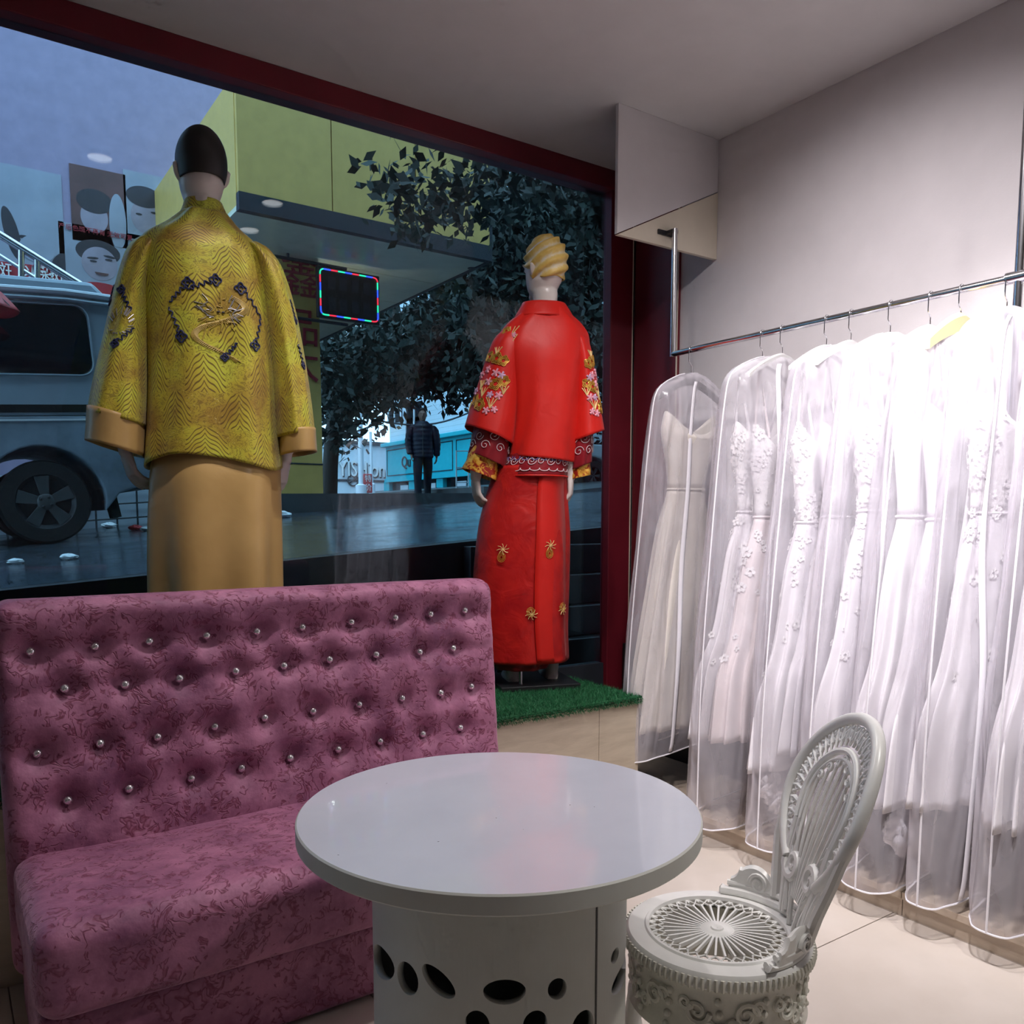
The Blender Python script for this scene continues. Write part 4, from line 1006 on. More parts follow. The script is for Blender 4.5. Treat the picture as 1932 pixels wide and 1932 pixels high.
# ---------------- gold brocade outfit
FG = Fig(.80, 2.93, PLZ, R(-15))
gold = thing('mannequin_in_gold', 'mannequin in a gold cloud-brocade jacket and tan satin robe, seen from behind above the sofa', 'mannequin', (.80, 2.93, PLZ))
na, nz0 = FG.px(383, 430)
hp, HP = head_parts(FG, na, .0, FG.px(383, 395)[1] + .01, R(10), .235)
gl1 = [MB().tube([FG.p(s_ * .09, 0, .75), FG.p(s_ * .10, 0, .4), FG.p(s_ * .10, -.01, .12), FG.p(s_ * .10, 0, .035)], [.09, .065, .042, .035], 12) for s_ in (-1, 1)] + [MB().tube([FG.p(s_ * .10, -.03, .028), FG.p(s_ * .10, .06, .034), FG.p(s_ * .10, .17, .02)], [.028, .036, .02], 12) for s_ in (-1, 1)]
torso = MB().tube([FG.p(na, -.01, nz0 + .03), FG.p(na, 0, nz0 - .10), FG.p(na * .8, 0, 1.3), FG.p(0, 0, 1.0), FG.p(0, 0, .7)], [.052, .11, .13, .12, .12], 20)
wl, wr_ = FG.px(236, 852), FG.px(545, 868)
sl_, sr_ = FG.px(262, 470), FG.px(505, 500)
arms = [MB().tube([FG.p(sl_[0] + .03, 0, sl_[1]), FG.p(sl_[0] - .03, 0, 1.28), FG.p(wl[0], .02, wl[1] + .03)], [.055, .045, .028], 12), MB().tube([FG.p(sr_[0] - .03, 0, sr_[1]), FG.p(sr_[0] + .05, 0, 1.28), FG.p(wr_[0], .02, wr_[1] + .03)], [.055, .045, .028], 12)]
h1 = hand_parts(FG, FG.p(wl[0], .02, wl[1] + .005), (FG.r * .22 + FG.f * .05 + np.array([0, 0, -1])), FG.r * .9 + FG.f * .5, side=1)
h2 = hand_parts(FG, FG.p(wr_[0] - .01, .03, wr_[1] + .005), (-FG.r * .15 + FG.f * .1 + np.array([0, 0, -1])), -FG.r * .9 + FG.f * .5, side=-1)
merge_skin(hp + gl1 + [torso] + arms + h1 + h2, 'body', M['skin_white'], gold, .0055)
MB().grid(hairfn if False else (lambda u, v: (lambda a, e: HP(.080 * math.sin(e) * math.cos(a), -.010 + .104 * math.sin(e) * math.sin(a), .128 + .116 * math.cos(e) + (.055 * max(0, v - .45) * 2.2 * math.sin(a) if math.sin(a) > .1 else 0)))(2 * math.pi * u, math.pi * .66 * v + .02)), 60, 40).build('hair', M['hair'], gold, solid=.004, auto=0)
MB().lathe([(.001, 0), (.17, 0), (.17, .008), (.001, .010)], FG.p(0, .03, 0)[:2], 40).xform(lambda x, y, z: (x, y, z + PLZ)).build('stand_plate', M['darkmetal'], gold)
rb = [rowpx(FG, y, a, b, dp) for y, a, b, dp in ((830, 300, 512, .12), (872, 288, 524, .145), (900, 286, 525, .16), (1000, 285, 526, .175), (1115, 289, 526, .18), (1250, 296, 526, .18), (1330, 298, 526, .18))]
MB().grid(ringfn(FG, rb, fold=.026, nf=6, ph=.9, seed=41, wr=.008), 120, 50).build('robe_skirt', M['goldsatin'], gold, solid=.003, auto=0)
gjk = [rowpx(FG, y, a, b, dp, key=k_) for k_, y, a, b, dp in ((0, 402, 338, 432, .075), (.08, 424, 308, 456, .095), (.17, 446, 268, 488, .115), (.28, 480, 254, 508, .13), (.45, 570, 272, 512, .145), (.65, 690, 280, 518, .15), (.85, 800, 278, 524, .16), (1, 866, 275, 531, .165))]
gjf0 = ringfn(FG, gjk, seed=44, wr=.012, expo=2.3)
def gjf(u, v):
    p = np.array(gjf0(u, v)); k = max(0, (v - .7) / .3) ** 2
    p[2] += k * (.022 * math.cos(2 * math.pi * (u - .5) * 2.2 + .9) - .012); return p
MB().grid(gjf, 160, 80, True, 1.05, .80).build('jacket', M['brocade'], gold, solid=.005, auto=0)
gc = [rowpx(FG, y, a, b, dp, key=k_) for k_, y, a, b, dp in ((0, 378, 347, 420, .060), (.5, 392, 343, 426, .065), (1, 412, 334, 436, .078))]
MB().grid(ringfn(FG, gc, wr=.001), 60, 6, True, .4, .08).build('collar', M['brocade'], gold, solid=.005, auto=0)
gls = [rowpx(FG, y, a, b, dp) for y, a, b, dp in ((448, 272, 318, .06), (462, 250, 310, .09), (490, 234, 300, .105), (560, 213, 288, .11), (660, 190, 280, .12), (740, 174, 278, .13), (792, 166, 276, .135))]
grs = [rowpx(FG, y, a, b, dp) for y, a, b, dp in ((462, 448, 492, .06), (478, 462, 514, .09), (508, 476, 532, .11), (580, 490, 555, .115), (680, 504, 576, .115), (760, 514, 588, .125), (822, 520, 595, .13))]
gl_f = ringfn(FG, gls, seed=51, wr=.010, slope=-.02); MB().grid(gl_f, 100, 60, True, .62, .62).build('sleeve', M['brocade'], gold, solid=.004, auto=0)
gr_f = ringfn(FG, grs, seed=52, wr=.010, slope=.01); MB().grid(gr_f, 100, 60, True, .58, .62).build('sleeve', M['brocade'], gold, solid=.004, auto=0)
for rows, sl in ((((782, 165, 277), (815, 162, 276), (846, 161, 274)), -.026), (((812, 524, 595), (836, 525, 597), (856, 526, 598)), .008)):
    tab = [rowpx(FG, y, a, b, .138) for y, a, b in rows]; MB().grid(ringfn(FG, tab, seed=55, wr=.002, slope=sl, slope_top=sl), 80, 10).build('satin_cuff', M['goldsatin'], gold, solid=.004, auto=0)
# dragon roundel: blue clouds round a silver and gold coil
gg = normal_fn(gjf)
def uv_on(F, tab, x, y, d=-.13):
    tab = np.array(tab); a, z = F.px(x, y, d)
    ks = np.linspace(tab[0, 0], tab[-1, 0], 200); zs = [crom(tab, k)[1] for k in ks]; i = int(np.argmin(np.abs(np.array(zs) - z))); k = crom(tab, ks[i])
    return .5 + math.asin(max(-.96, min(.96, (a - k[2]) / k[4]))) / (2 * math.pi), (ks[i] - tab[0, 0]) / (tab[-1, 0] - tab[0, 0])
def cloud(g, u, v, mb, tail, s=.017):
    emb(mb, g, u, v, [(s * math.cos(t) * (1 + .22 * math.cos(4 * t)), s * math.sin(t) * (1 + .22 * math.cos(4 * t))) for t in np.linspace(0, 6.3, 26)], .0030, .002)
    emb(mb, g, u, v, [(s * .45 * math.cos(t), s * .45 * math.sin(t)) for t in np.linspace(0, 5, 14)], .0028, .002)
    tx, ty = tail[0], tail[1]; L_ = math.hypot(tx, ty); tx, ty = tx / L_, ty / L_; n = 26
    emb(mb, g, u, v, [(s * tx + tx * L_ * i / n - ty * .007 * math.sin(i * .9) * (1 - .4 * i / n), s * ty + ty * L_ * i / n + tx * .007 * math.sin(i * .9) * (1 - .4 * i / n)) for i in range(n)], .0025, .002)
mb = MB()
for x, y, tl in ((403, 529, (-.06, -.03, -1)), (362, 537, (-.06, -.05, -1)), (447, 545, (.07, -.07, 1)), (350, 637, (-.03, .08, -1)), (474, 652, (.03, .08, 1)), (420, 674, (.035, .04, 1))):
    mb = MB(); u, v = uv_on(FG, gjk, x, y); cloud(gg, u, v, mb, tl, .015 if y < 670 else .010); mb.build('cloud_motif', M['navy'], gold)
mb = MB(); mbg = MB()
u0, v0 = uv_on(FG, gjk, 412, 590)
for k in range(60):
    t = rng.uniform(0, 6.3); rr = rng.uniform(.02, .05); c = (rr * math.cos(t), .9 * rr * math.sin(t)); dx, dy = rng.normal(0, .008), rng.normal(0, .008)
    emb(mb if (abs(c[0]) > .022 and c[1] > -.02) else mbg, gg, u0, v0, [c, (c[0] * 1.2 + dx, c[1] * 1.2 + dy), (c[0] * 1.45 + dx, c[1] * 1.4 + dy * 2)], .0016, .0018)
tag(mb.build('dragon_mane', M['silver_thread'], gold), kind='stuff')
for k in range(90):
    t = k / 90; cx = .085 * math.sin(t * 6.6 + .6) * (1 - .25 * t); cy = .05 - .20 * t; w_ = .014 * (1 - .4 * t)
    emb(mbg, gg, u0, v0, [(cx - w_, cy - .003), (cx, cy + .005), (cx + w_, cy - .003)], .0013, .0015)
tag(mbg.build('dragon_body', M['dullgold'], gold), kind='stuff')
mb = MB()
for dx in (-.007, .008): emb(mb, gg, u0, v0, [(dx - .004, .002), (dx + .004, .001)], .0026, .003)
mb.build('dragon_eyes', M['black'], gold)
gs = normal_fn(gl_f); mb = MB(); ms = MB()
for x, y, tl in ((228, 545, (.04, -.06, 1)), (218, 652, (.05, .05, 1)), (205, 560, (-.02, .05, -1))):
    mb = MB(); u, v = uv_on(FG, gls, x, y, -.1); cloud(gs, u, v, mb, tl, .011); mb.build('sleeve_cloud_motif', M['navy'], gold)
for k in range(30):
    t = rng.uniform(0, 6.3); u, v = uv_on(FG, gls, 226, 612, -.1); c = (.03 * math.cos(t), .03 * math.sin(t)); emb(ms, gs, u, v, [c, (c[0] * 1.6, c[1] * 1.5 + .01)], .0014, .002)
ms.build('sleeve_silver_thread', M['silver_thread'], gold)
gs = normal_fn(gr_f); mb = MB()
for x, y, tl in ((560, 600, (.0, .06, 1)), (572, 690, (-.01, .06, -1))):
    mb = MB(); u, v = uv_on(FG, grs, x, y, -.1); cloud(gs, u, v, mb, tl, .010); mb.build('sleeve_cloud_motif', M['navy'], gold)

# ================================================================ outside: the sloping street
def road_z(x, y): return .99 + .075 * (x - .2) + .022 * (y - 4)
def pave_z(x): return 1.56 + .02 * (x - 3.1) + max(0, x - 7) * .08
mb = MB(); NX = 40
def slab(x0, x1, y0, y1, top, th, n=30):
    m = MB(); V = []; F = []
    for i in range(n + 1):
        x = x0 + (x1 - x0) * i / n
        for y in (y0, y1): V += [(x, y, top(x, y)), (x, y, top(x, y) - th)]
    for i in range(n):
        a, b = i * 4, (i + 1) * 4
        F += [(a, b, b + 2, a + 2), (a + 1, a + 3, b + 3, b + 1), (a, a + 1, b + 1, b), (a + 2, b + 2, b + 3, a + 3)]
    F += [(0, 2, 3, 1), (4 * n, 4 * n + 1, 4 * n + 3, 4 * n + 2)]
    return m.add(V, F)
struct(slab(-16, 22, 4.0, 9.3, road_z, .2).build('road', M['road'], None, smooth=False))
struct(slab(-16, 30, 9.3, 44, lambda x, y: pave_z(x), .6, 40).build('pavement', M['concrete'], None, smooth=False))
struct(bx('retaining_wall', -16, 22, 3.9, 4.0, -.2, .55, M['darkstone']))
struct(slab(-16, 22, 3.88, 4.02, lambda x, y: road_z(x, 4.0) - .001, .9).build('kerb_edge', M['darkstone'], None, smooth=False))
struct(bx('area_ground', -16, 22, 3.45, 3.9, -.2, .28, M['darkstone']))
stp = struct(thing('entrance_steps', None, None, (3.3, 3.7, .28)))
for k in range(5): bx('tread', 2.35, 4.6, 3.47 + .085 * k, 3.89, .28 + .17 * k, .28 + .17 * (k + 1) - .002, M['darkstone'], stp, bevel=.006)

# shop-front wall above and beside the window, outside
struct(bx('wall_facade', -16, 22, 3.5, 3.62, 3.06, 9, M['concrete']))
struct(bx('wall_facade_right', WALLX + .16, 22, 3.3, 3.45, -.2, 3.2, M['concrete']))

# ---------------------------------------------------------------- grey van
VX, VY = .71, 7.0
tilt = math.atan(.075)
def vw(x, y, z): return (VX + x * math.cos(tilt) - z * math.sin(tilt), VY + y, road_z(VX, VY + .1) + x * math.sin(tilt) + z * math.cos(tilt))
van = thing('grey_van', 'silver-grey van parked on the wet street behind the gold mannequin', 'van', vw(0, 0, 0))
def vprism(poly, y0, y1, name, mat, par=van, **kw):
    return MB().prism([vw(x, y0, z) for x, z in poly], np.array(vw(0, y1, 0)) - np.array(vw(0, y0, 0))).build(name, mat, par, smooth=False, **kw)
arch = lambda cx, r: [(cx + r * math.cos(a), .31 + r * math.sin(a)) for a in np.linspace(-.25, math.pi + .25, 18)]
fx_ = -2.55
lower = [(.78, .42), (.80, .92), (-3.55, .92), (-3.62, .5), (-3.5, .28)] + [(fx_ - .45, .28)] + arch(fx_, .40)[::-1] + [(fx_ + .45, .26), (-.45, .26)] + arch(0, .40)[::-1] + [(.5, .34)]
vprism(lower, 0, 1.68, 'lower_body', M['vandirt'], bevel=.012)
upper = [(.80, .92), (.74, 1.50), (.62, 1.80), (-2.55, 1.84), (-3.1, 1.45), (-3.5, 1.0), (-3.55, .92)]
vprism(upper, .01, 1.67, 'upper_body', M['van'], bevel=.02)
vprism([(.60, 1.79), (.5, 1.90), (-2.2, 1.95), (-2.5, 1.84)], .06, 1.6, 'roof', M['van'], bevel=.03)
def rrect(x0, x1, z0, z1, r, n=6):
    P_ = []
    for cx, cz, a0 in ((x1 - r, z1 - r, 0), (x0 + r, z1 - r, 90), (x0 + r, z0 + r, 180), (x1 - r, z0 + r, 270)):
        P_ += [(cx + r * math.cos(R(a0 + 90 * k / n)), cz + r * math.sin(R(a0 + 90 * k / n))) for k in range(n + 1)]
    return P_
vprism(rrect(-.74, .42, 1.22, 1.70, .09), -.004, .02, 'side_window', M['darkglass'])
vprism(rrect(-1.9, -.80, 1.22, 1.70, .07), -.004, .02, 'side_window', M['darkglass'])
vprism(rrect(-2.75, -1.98, 1.22, 1.66, .07), -.004, .02, 'side_window', M['darkglass'])
MB().tube([vw(x, -.006, z) for x, z in rrect(-.75, .43, 1.21, 1.71, .09)], .006, 6, True).build('window_seal', M['van'], van)
for z, r in ((1.80, .022), (1.745, .016)): MB().tube([vw(.60, -.004, z - .02), vw(.3, -.008, z), vw(-2.4, -.008, z + .01)], r, 8).build('roof_gutter', M['whitewall'] if r > .02 else M['van'], van)
vprism([(.38, .945), (.38, 1.0), (-1.6, 1.0), (-1.6, .945)], -.004, .02, 'door_track', M['black'])
vprism([(.72, .885), (.72, .898), (-3.3, .898), (-3.3, .885)], -.006, .02, 'side_trim', M['white'])
for cx in (0, fx_):
    for y0 in (.03, 1.45):
        ty = MB(); n = 40
        prof = [(.20, 0), (.29, 0), (.305, .03), (.305, .17), (.29, .20), (.20, .20), (.20, 0)]
        V = []
        for rr, yy in prof:
            for k in range(n): a = 2 * math.pi * k / n; V.append(vw(cx + rr * math.cos(a), y0 + yy, .305 + rr * math.sin(a)))
        wh = ty.add(V, [(i * n + k, i * n + (k + 1) % n, (i + 1) * n + (k + 1) % n, (i + 1) * n + k) for i in range(len(prof) - 1) for k in range(n)]).build('wheel', M['rubber'], van)
        rim = MB(); prof = [(.20, .0), (.19, .012), (.17, .03), (.001, .03)]; V = []
        for rr, yy in prof:
            for k in range(n): a = 2 * math.pi * k / n; V.append(vw(cx + rr * math.cos(a), y0 + yy, .305 + rr * math.sin(a)))
        rim.add(V, [(i * n + k, i * n + (k + 1) % n, (i + 1) * n + (k + 1) % n, (i + 1) * n + k) for i in range(len(prof) - 1) for k in range(n)]).build('rim', M['darkmetal'], wh)
        for k in range(5):
            a = 2 * math.pi * k / 5 + .35; q = []
            for rr, da in ((.03, -.9), (.08, -.42), (.195, -.26), (.195, .26), (.08, .42), (.03, .9)): q.append(vw(cx + rr * math.cos(a + da), y0 + .006, .305 + rr * math.sin(a + da)))
            MB().prism(q, (0, .02, 0)).build('spoke', M['alloy'], wh, smooth=False, bevel=.003)
        MB().ball(vw(cx, y0 + .012, .305), .062, 14, (1, .3, 1)).build('hub_cap', M['alloy'], wh)
        for k in range(4):
            a = math.pi / 4 + k * math.pi / 2 + .2; MB().ball(vw(cx + .04 * math.cos(a), y0 - .003, .305 + .04 * math.sin(a)), .012, 8).build('wheel_nut', M['darkmetal'], wh)
vprism([(.40, .42), (.47, .42), (.50, .16), (.44, .15)], .05, .22, 'mud_flap', M['rubber'])
vprism([(.74, .36), (.86, .38), (.87, .58), (.78, .58)], .02, 1.66, 'rear_bumper', M['darkgrey'], bevel=.02)
vprism([(-3.66, .30), (-3.5, .28), (-3.5, .56), (-3.68, .56)], .02, 1.66, 'front_bumper', M['darkgrey'], bevel=.02)

# ---------------------------------------------------------------- mesh barrier, litter
fy = 9.15
p0, p1 = ony(150, 990, fy), ony(300, 990, fy)
fen = thing('mesh_barrier', 'low wire mesh barrier standing behind the van wheel', 'barrier', (float((p0[0] + p1[0]) / 2), fy, road_z(p0[0], fy)))
fx0, fx1 = p0[0] - .8, p1[0] + .5
for k in range(int((fx1 - fx0) / .19) + 1):
    x = fx0 + .19 * k; MB().tube([(x, fy, road_z(x, fy)), (x, fy, road_z(x, fy) + .52)], .009, 6).build('upright_wire', M['darkgrey'], fen)
for k in range(4):
    MB().tube([(fx0, fy, road_z(fx0, fy) + .08 + .145 * k), (fx1, fy, road_z(fx1, fy) + .08 + .145 * k)], .008, 6).build('cross_wire', M['darkgrey'], fen)
bk_ = thing('pale_kerb_panel', 'pale concrete panel behind the wire mesh barrier', 'panel', (fx0 + .5, fy + .06, road_z(fx0, fy)))
slab(fx0 - .3, fx1 + .2, fy + .05, fy + .12, lambda x, y: road_z(x, y) + .55, .55, 4).build('panel', M['whitewall'], bk_, smooth=False)
def onroad(x, y): return on_plane(x, y, (0.2, 4, .99), (-.075, -.022, 1))
for k, (x, y, m_, s, lab) in enumerate(((206, 996, 'litter_white', .07, 'white polystyrene scrap by the wire mesh barrier'), (256, 1000, 'red_cloth', .06, 'red scrap of litter by the wire mesh barrier'), (276, 1002, 'litter_white', .05, 'small white scrap next to the red litter'), (130, 1056, 'litter_white', .045, 'crumpled white tissue on the road below the van wheel'), (30, 1064, 'litter_white', .04, 'small white tissue on the road at the left edge'), (533, 977, 'litter_white', .09, 'white plastic bag lying right of the gold robe'), (720, 955, 'litter_white', .05, 'white scrap at the foot of the low wall'))):
    p = onroad(x, y); n_ = smooth_noise(300 + k); mb = MB()
    mb.grid(lambda u, v: (p[0] + s * (1 + .3 * n_(6 * u, 5 * v)) * math.sin(math.pi * v) * math.cos(2 * math.pi * u), p[1] + s * .8 * (1 + .3 * n_(4 * u, 7 * v)) * math.sin(math.pi * v) * math.sin(2 * math.pi * u), p[2] + s * .35 + s * .4 * math.cos(math.pi * v) * (1 + .4 * n_(7 * u, 3 * v))), 16, 10)
    tag(mb.build('litter_scrap', M[m_], None, smooth=False), lab, 'litter', 'litter on the wet road')

# ---------------------------------------------------------------- lilac hoarding with posters, stair rail
HY = 12.0
hx1 = float(ony(492, 500, HY)[0])
hoard = thing('lilac_hoarding', 'lilac shop hoarding beyond the van carrying large portrait posters', 'hoarding', (2, HY, 1.5))
bx('board', -6, hx1, HY, HY + .3, 1.4, 9, M['purplewall'], hoard)
def hq(x, y, dy=.01): return ony(x, y, HY - dy)
def poster(x0, y0, x1, y1, label, sheet, shapes):
    c = hq((x0 + x1) / 2, y1); t = thing('portrait_poster', label, 'poster', tuple(c), 'portrait posters on the lilac hoarding')
    a, b = hq(x0, y1), hq(x1, y0)
    MB().box(a[0], b[0], HY - .012, HY - .001, min(a[2], b[2]), max(a[2], b[2])).build('sheet', M[sheet], t, smooth=False)
    for k, (nm, mat, cx, cy, rx, ry, *rest) in enumerate(shapes):
        rot = rest[0] if rest else 0; half = rest[1] if len(rest) > 1 else (0, 6.283)
        pc = hq(cx, cy); s = (hq(cx + 1, cy) - pc)[0]; V = []
        for q in np.linspace(half[0], half[1], 28)[:(-1 if half[1] > 6.2 else None)]:
            u, v = rx * math.cos(q), ry * math.sin(q); u, v = u * math.cos(rot) - v * math.sin(rot), u * math.sin(rot) + v * math.cos(rot)
            X, Z = pc[0] + u * s * 1.0, pc[2] + v * s * .93
            V.append((min(max(X, a[0]), b[0]), HY - .013 - .002 * k, min(max(Z, min(a[2], b[2])), max(a[2], b[2]))))
        MB().prism(V, (0, .0015, 0)).build(nm, M[mat], t, smooth=False)
poster(-70, 330, 115, 486, 'huge pale close-up face poster at the left above the stair rail', 'print_pale', [('hair', 'print_dark', 22, 440, 14, 60, .2), ('hair', 'print_dark', 112, 505, 16, 34, -.3), ('eye', 'print_dark', 44, 447, 9, 4), ('cheek', 'print_pale', 70, 470, 34, 30)])
poster(137, 330, 236, 452, 'dark brown poster of a face with a caption, top left of the brocade jacket', 'print_brown', [('face', 'print_face', 178, 410, 26, 34), ('hair', 'print_dark', 178, 380, 34, 26), ('sheet_edge', 'print_pale', 222, 420, 16, 60)])
poster(237, 340, 330, 448, 'pale portrait poster partly hidden behind the gold shoulder', 'print_pale', [('face', 'print_face', 275, 410, 28, 36), ('hair', 'print_dark', 272, 372, 34, 22), ('eye', 'print_dark', 262, 404, 6, 2), ('eye', 'print_dark', 290, 402, 6, 2)])
poster(116, 456, 330, 548, 'pale blue poster of a smiling dark-haired face behind the gold sleeve', 'print_pale', [('hair', 'print_dark', 185, 476, 42, 26), ('face', 'print_face', 188, 498, 34, 36), ('brow', 'print_dark', 175, 487, 11, 2.4, .1), ('brow', 'print_dark', 206, 485, 11, 2.4, -.1), ('eye', 'print_dark', 176, 493, 7, 2), ('eye', 'print_dark', 205, 491, 7, 2), ('mouth', 'print_brown', 192, 515, 13, 6, 0, (3.14, 6.2)), ('shirt', 'signred', 190, 546, 40, 14)])
bn = thing('red_banner', 'red banner strip with white Chinese characters below the stair rail', 'banner', tuple(hq(55, 536)))
A, Bq = hq(-40, 540), hq(116, 494)
MB().prism([hq(-40, 524, .03), hq(116, 538, .03), hq(116, 506, .03), hq(-40, 488, .03)], (0, .02, 0)).build('strip', M['signred'], bn, smooth=False)
for ch_, x, y in (('斑', 6, 512), ('以', 52, 516), ('后', 74, 518), ('没', 90, 520), ('斑', 107, 522)):
    text_at('character', ch_, .20 if x < 90 else .18, hq(x, y, .045), (1, 0, .0), (0, 0, 1), M['white'], bn, .006)
text_at('caption', '产后色斑不再有 无效可复', .075, tuple(hq(182, 438, .03)), (1, 0, 0), (0, 0, 1), M['signred'], hoard, .004)
SRY = 10.2
sr = thing('stair_rail', 'stainless steel stair handrail sloping down behind the van roof', 'handrail', tuple(ony(100, 540, SRY)))
def sp_(x, y): return tuple(ony(x, y, SRY))
MB().tube([sp_(-60, 406), sp_(0, 443), sp_(100, 505), sp_(205, 570)], .042, 10).build('handrail', M['chrome'], sr)
MB().tube([sp_(-60, 442), sp_(0, 482), sp_(118, 556), sp_(180, 596)], .02, 8).build('lower_rail', M['chrome'], sr)
for x, yt in ((40, 470), (70, 488)): MB().tube([sp_(x, yt), sp_(x, 600)], .032, 10).build('baluster', M['chrome'], sr)
# red umbrella at the left edge
up_ = ony(-48, 512, 6.55); um = thing('red_umbrella', 'red umbrella edge poking into view at the left in front of the van', 'umbrella', (up_[0], up_[1], road_z(up_[0], up_[1])))
rimp = ony(38, 588, 6.55); rad_ = rimp[0] - up_[0]; dz_ = up_[2] - rimp[2]
MB().grid(lambda u, v: (up_[0] + rad_ * v * math.cos(2 * math.pi * u), up_[1] + rad_ * v * math.sin(2 * math.pi * u), up_[2] - dz_ * v ** 1.3 - .02 * v * abs(math.sin(4 * math.pi * u))), 48, 10).build('canopy', M['red_cloth'], um, solid=.003)
MB().tube([(up_[0], up_[1], road_z(up_[0], up_[1])), (up_[0], up_[1], up_[2] + .05)], .01, 8).build('shaft', M['darkmetal'], um)
for k in range(8): a = 2 * math.pi * k / 8; MB().tube([(up_[0], up_[1], up_[2] - .01), (up_[0] + rad_ * math.cos(a), up_[1] + rad_ * math.sin(a), up_[2] - dz_ - .005)], .003, 5).build('rib', M['darkmetal'], um)

# ---------------------------------------------------------------- yellow canopy, pillar and LED sign
CZ = 4.27; CY0, CY1 = 8.5, 14.2; cx1 = float(onz(925, 492, CZ)[0]); cx0 = 2.6
CY0 = float(onz(925, 492, CZ)[1])
cp = thing('yellow_canopy', 'yellow-fronted canopy with pale soffit panels projecting over the pavement', 'canopy', (4, CY0, CZ))
bx('roof_slab', cx0, cx1, CY0 + .06, CY1, CZ + .05, CZ + 1.25, M['yellow'], cp)
for k in range(3): bx('fascia_panel', cx0 + (cx1 - cx0) * k / 3 + .006, cx0 + (cx1 - cx0) * (k + 1) / 3 - .006, CY0, CY0 + .06, CZ + .16, CZ + 1.3, M['yellow'], cp)
bx('fascia_trim', cx0, cx1 + .01, CY0 - .02, CY0 + .07, CZ - .01, CZ + .16, M['darkgrey'], cp)
bx('edge_trim', cx1 - .01, cx1 + .03, CY0, CY1, CZ - .01, CZ + 1.3, M['darkgrey'], cp)
for k in range(5): y0 = CY0 + .07 + (CY1 - CY0 - .07) * k / 5; bx('soffit_panel', cx0, cx1 - .02, y0 + .008, y0 + (CY1 - CY0 - .07) / 5 - .008, CZ, CZ + .05, M['soffit'], cp)
MB().lathe([(.001, CZ - .004), (.05, CZ - .004), (.05, CZ)], tuple(onz(890, 506, CZ)[:2]), 16).build('soffit_lamp', M['darkgrey'], cp)
for k, (x, y, _z) in enumerate((ony(566, 582, 10.1), ony(594, 588, 10.1))):  # unseen tubes added behind the pillar to brighten the soffit
    tl_ = thing('added_soffit_fill', ('left added fill tube hidden behind the pillar to brighten the soffit', 'right added fill tube hidden behind the pillar to brighten the soffit')[k], 'light', (x, y, CZ - .06), 'added fill tubes under the canopy')
    MB().tube([(x - .1, y, _z), (x + .1, y, _z)], .028, 8).build('tube', M['filltube'], tl_); bx('batten', x - .12, x + .12, y - .03, y + .03, _z + .028, _z + .045, M['white_plastic'], tl_); MB().tube([(x, y, _z + .04), (x, y, CZ)], .006, 6).build('drop_rod', M['darkmetal'], tl_)
PY = 9.7
pxa, pxb = float(ony(528, 800, PY)[0]), float(ony(607, 800, PY)[0]); pz = pave_z(pxa)
pil = thing('yellow_pillar', 'yellow sign pillar with red Chinese characters beneath the canopy', 'pillar', ((pxa + pxb) / 2, PY, pz))
bx('shaft', pxa, pxb, PY, PY + .35, pz - .02, CZ, M['yellow'], pil)
bx('base_strip', pxa - .006, pxb + .006, PY - .006, PY + .356, pz + .36, pz + .375, M['darkgrey'], pil)
for c_, y, s in (('鑫', 528, .52), ('品', 622, .46), ('大', 690, .46)):
    q = ony(568, y, PY - .012); text_at('character', c_, s, tuple(q), (1, 0, 0), (0, 0, 1), M['signred'], pil, .008)
struct(bx('wall_building', hx1 + .05, float(ony(548, 700, 14.3)[0]), 14.3, 14.8, 1.4, 9, M['concrete']))
LY = 9.5
l0, l1 = ony(601, 504, LY), ony(713, 524, LY); l2 = ony(604, 592, LY)
lx0, lx1 = l0[0], l1[0]; lz1 = (l0[2] + l1[2]) / 2; lz0 = lz1 - (l0[2] - l2[2]) * 1.03
led = thing('led_sign', 'dark hanging sign edged with red, green and blue LEDs under the canopy', 'sign', ((lx0 + lx1) / 2, LY, lz0))
bx('panel', lx0 - .02, lx1 + .02, LY, LY + .06, lz0 - .02, lz1 + .02, M['black'], led, bevel=.01)
per = rrect(lx0 + .012, lx1 - .012, lz0 + .012, lz1 - .012, .045, 5); per.append(per[0])
seg = np.array(per); dl = np.r_[0, np.cumsum(np.hypot(*(seg[1:] - seg[:-1]).T))]
ns = 27
for k in range(ns):
    a, b = dl[-1] * k / ns, dl[-1] * (k + 1) / ns - .006; tt = np.linspace(a, b, 6)
    MB().tube([(np.interp(t, dl, seg[:, 0]), LY - .012, np.interp(t, dl, seg[:, 1])) for t in tt], .0085, 6).build('led_segment', M[('ledr', 'ledb', 'ledg')[k % 3]], led)
for dx, dz, m_ in ((.16, .13, 'print_brown'), (.3, .13, 'purplewall'), (.45, .13, 'print_brown'), (.60, .13, 'signred'), (.16, .37, 'purplewall'), (.3, .37, 'print_brown'), (.45, .37, 'darkgrey'), (.6, .37, 'print_brown')):
    bx('dim_character', lx0 + dx - .045, lx0 + dx + .045, LY - .004, LY, lz0 + dz - .07 + .02, lz0 + dz + .07 + .02, M['darkgrey'], led)
for z in (lz0 - .06, lz1 + .045): MB().tube([(lx0 - .9, LY + .03, z), (lx0 + .36, LY + .03, z)], .018, 6).build('bracket', M['darkgrey'], led)
MB().tube([(lx0 - .35, LY + .03, lz1 + .045), (lx0 - .35, LY + .03, CZ)], .018, 6).build('drop_rod', M['darkgrey'], led)

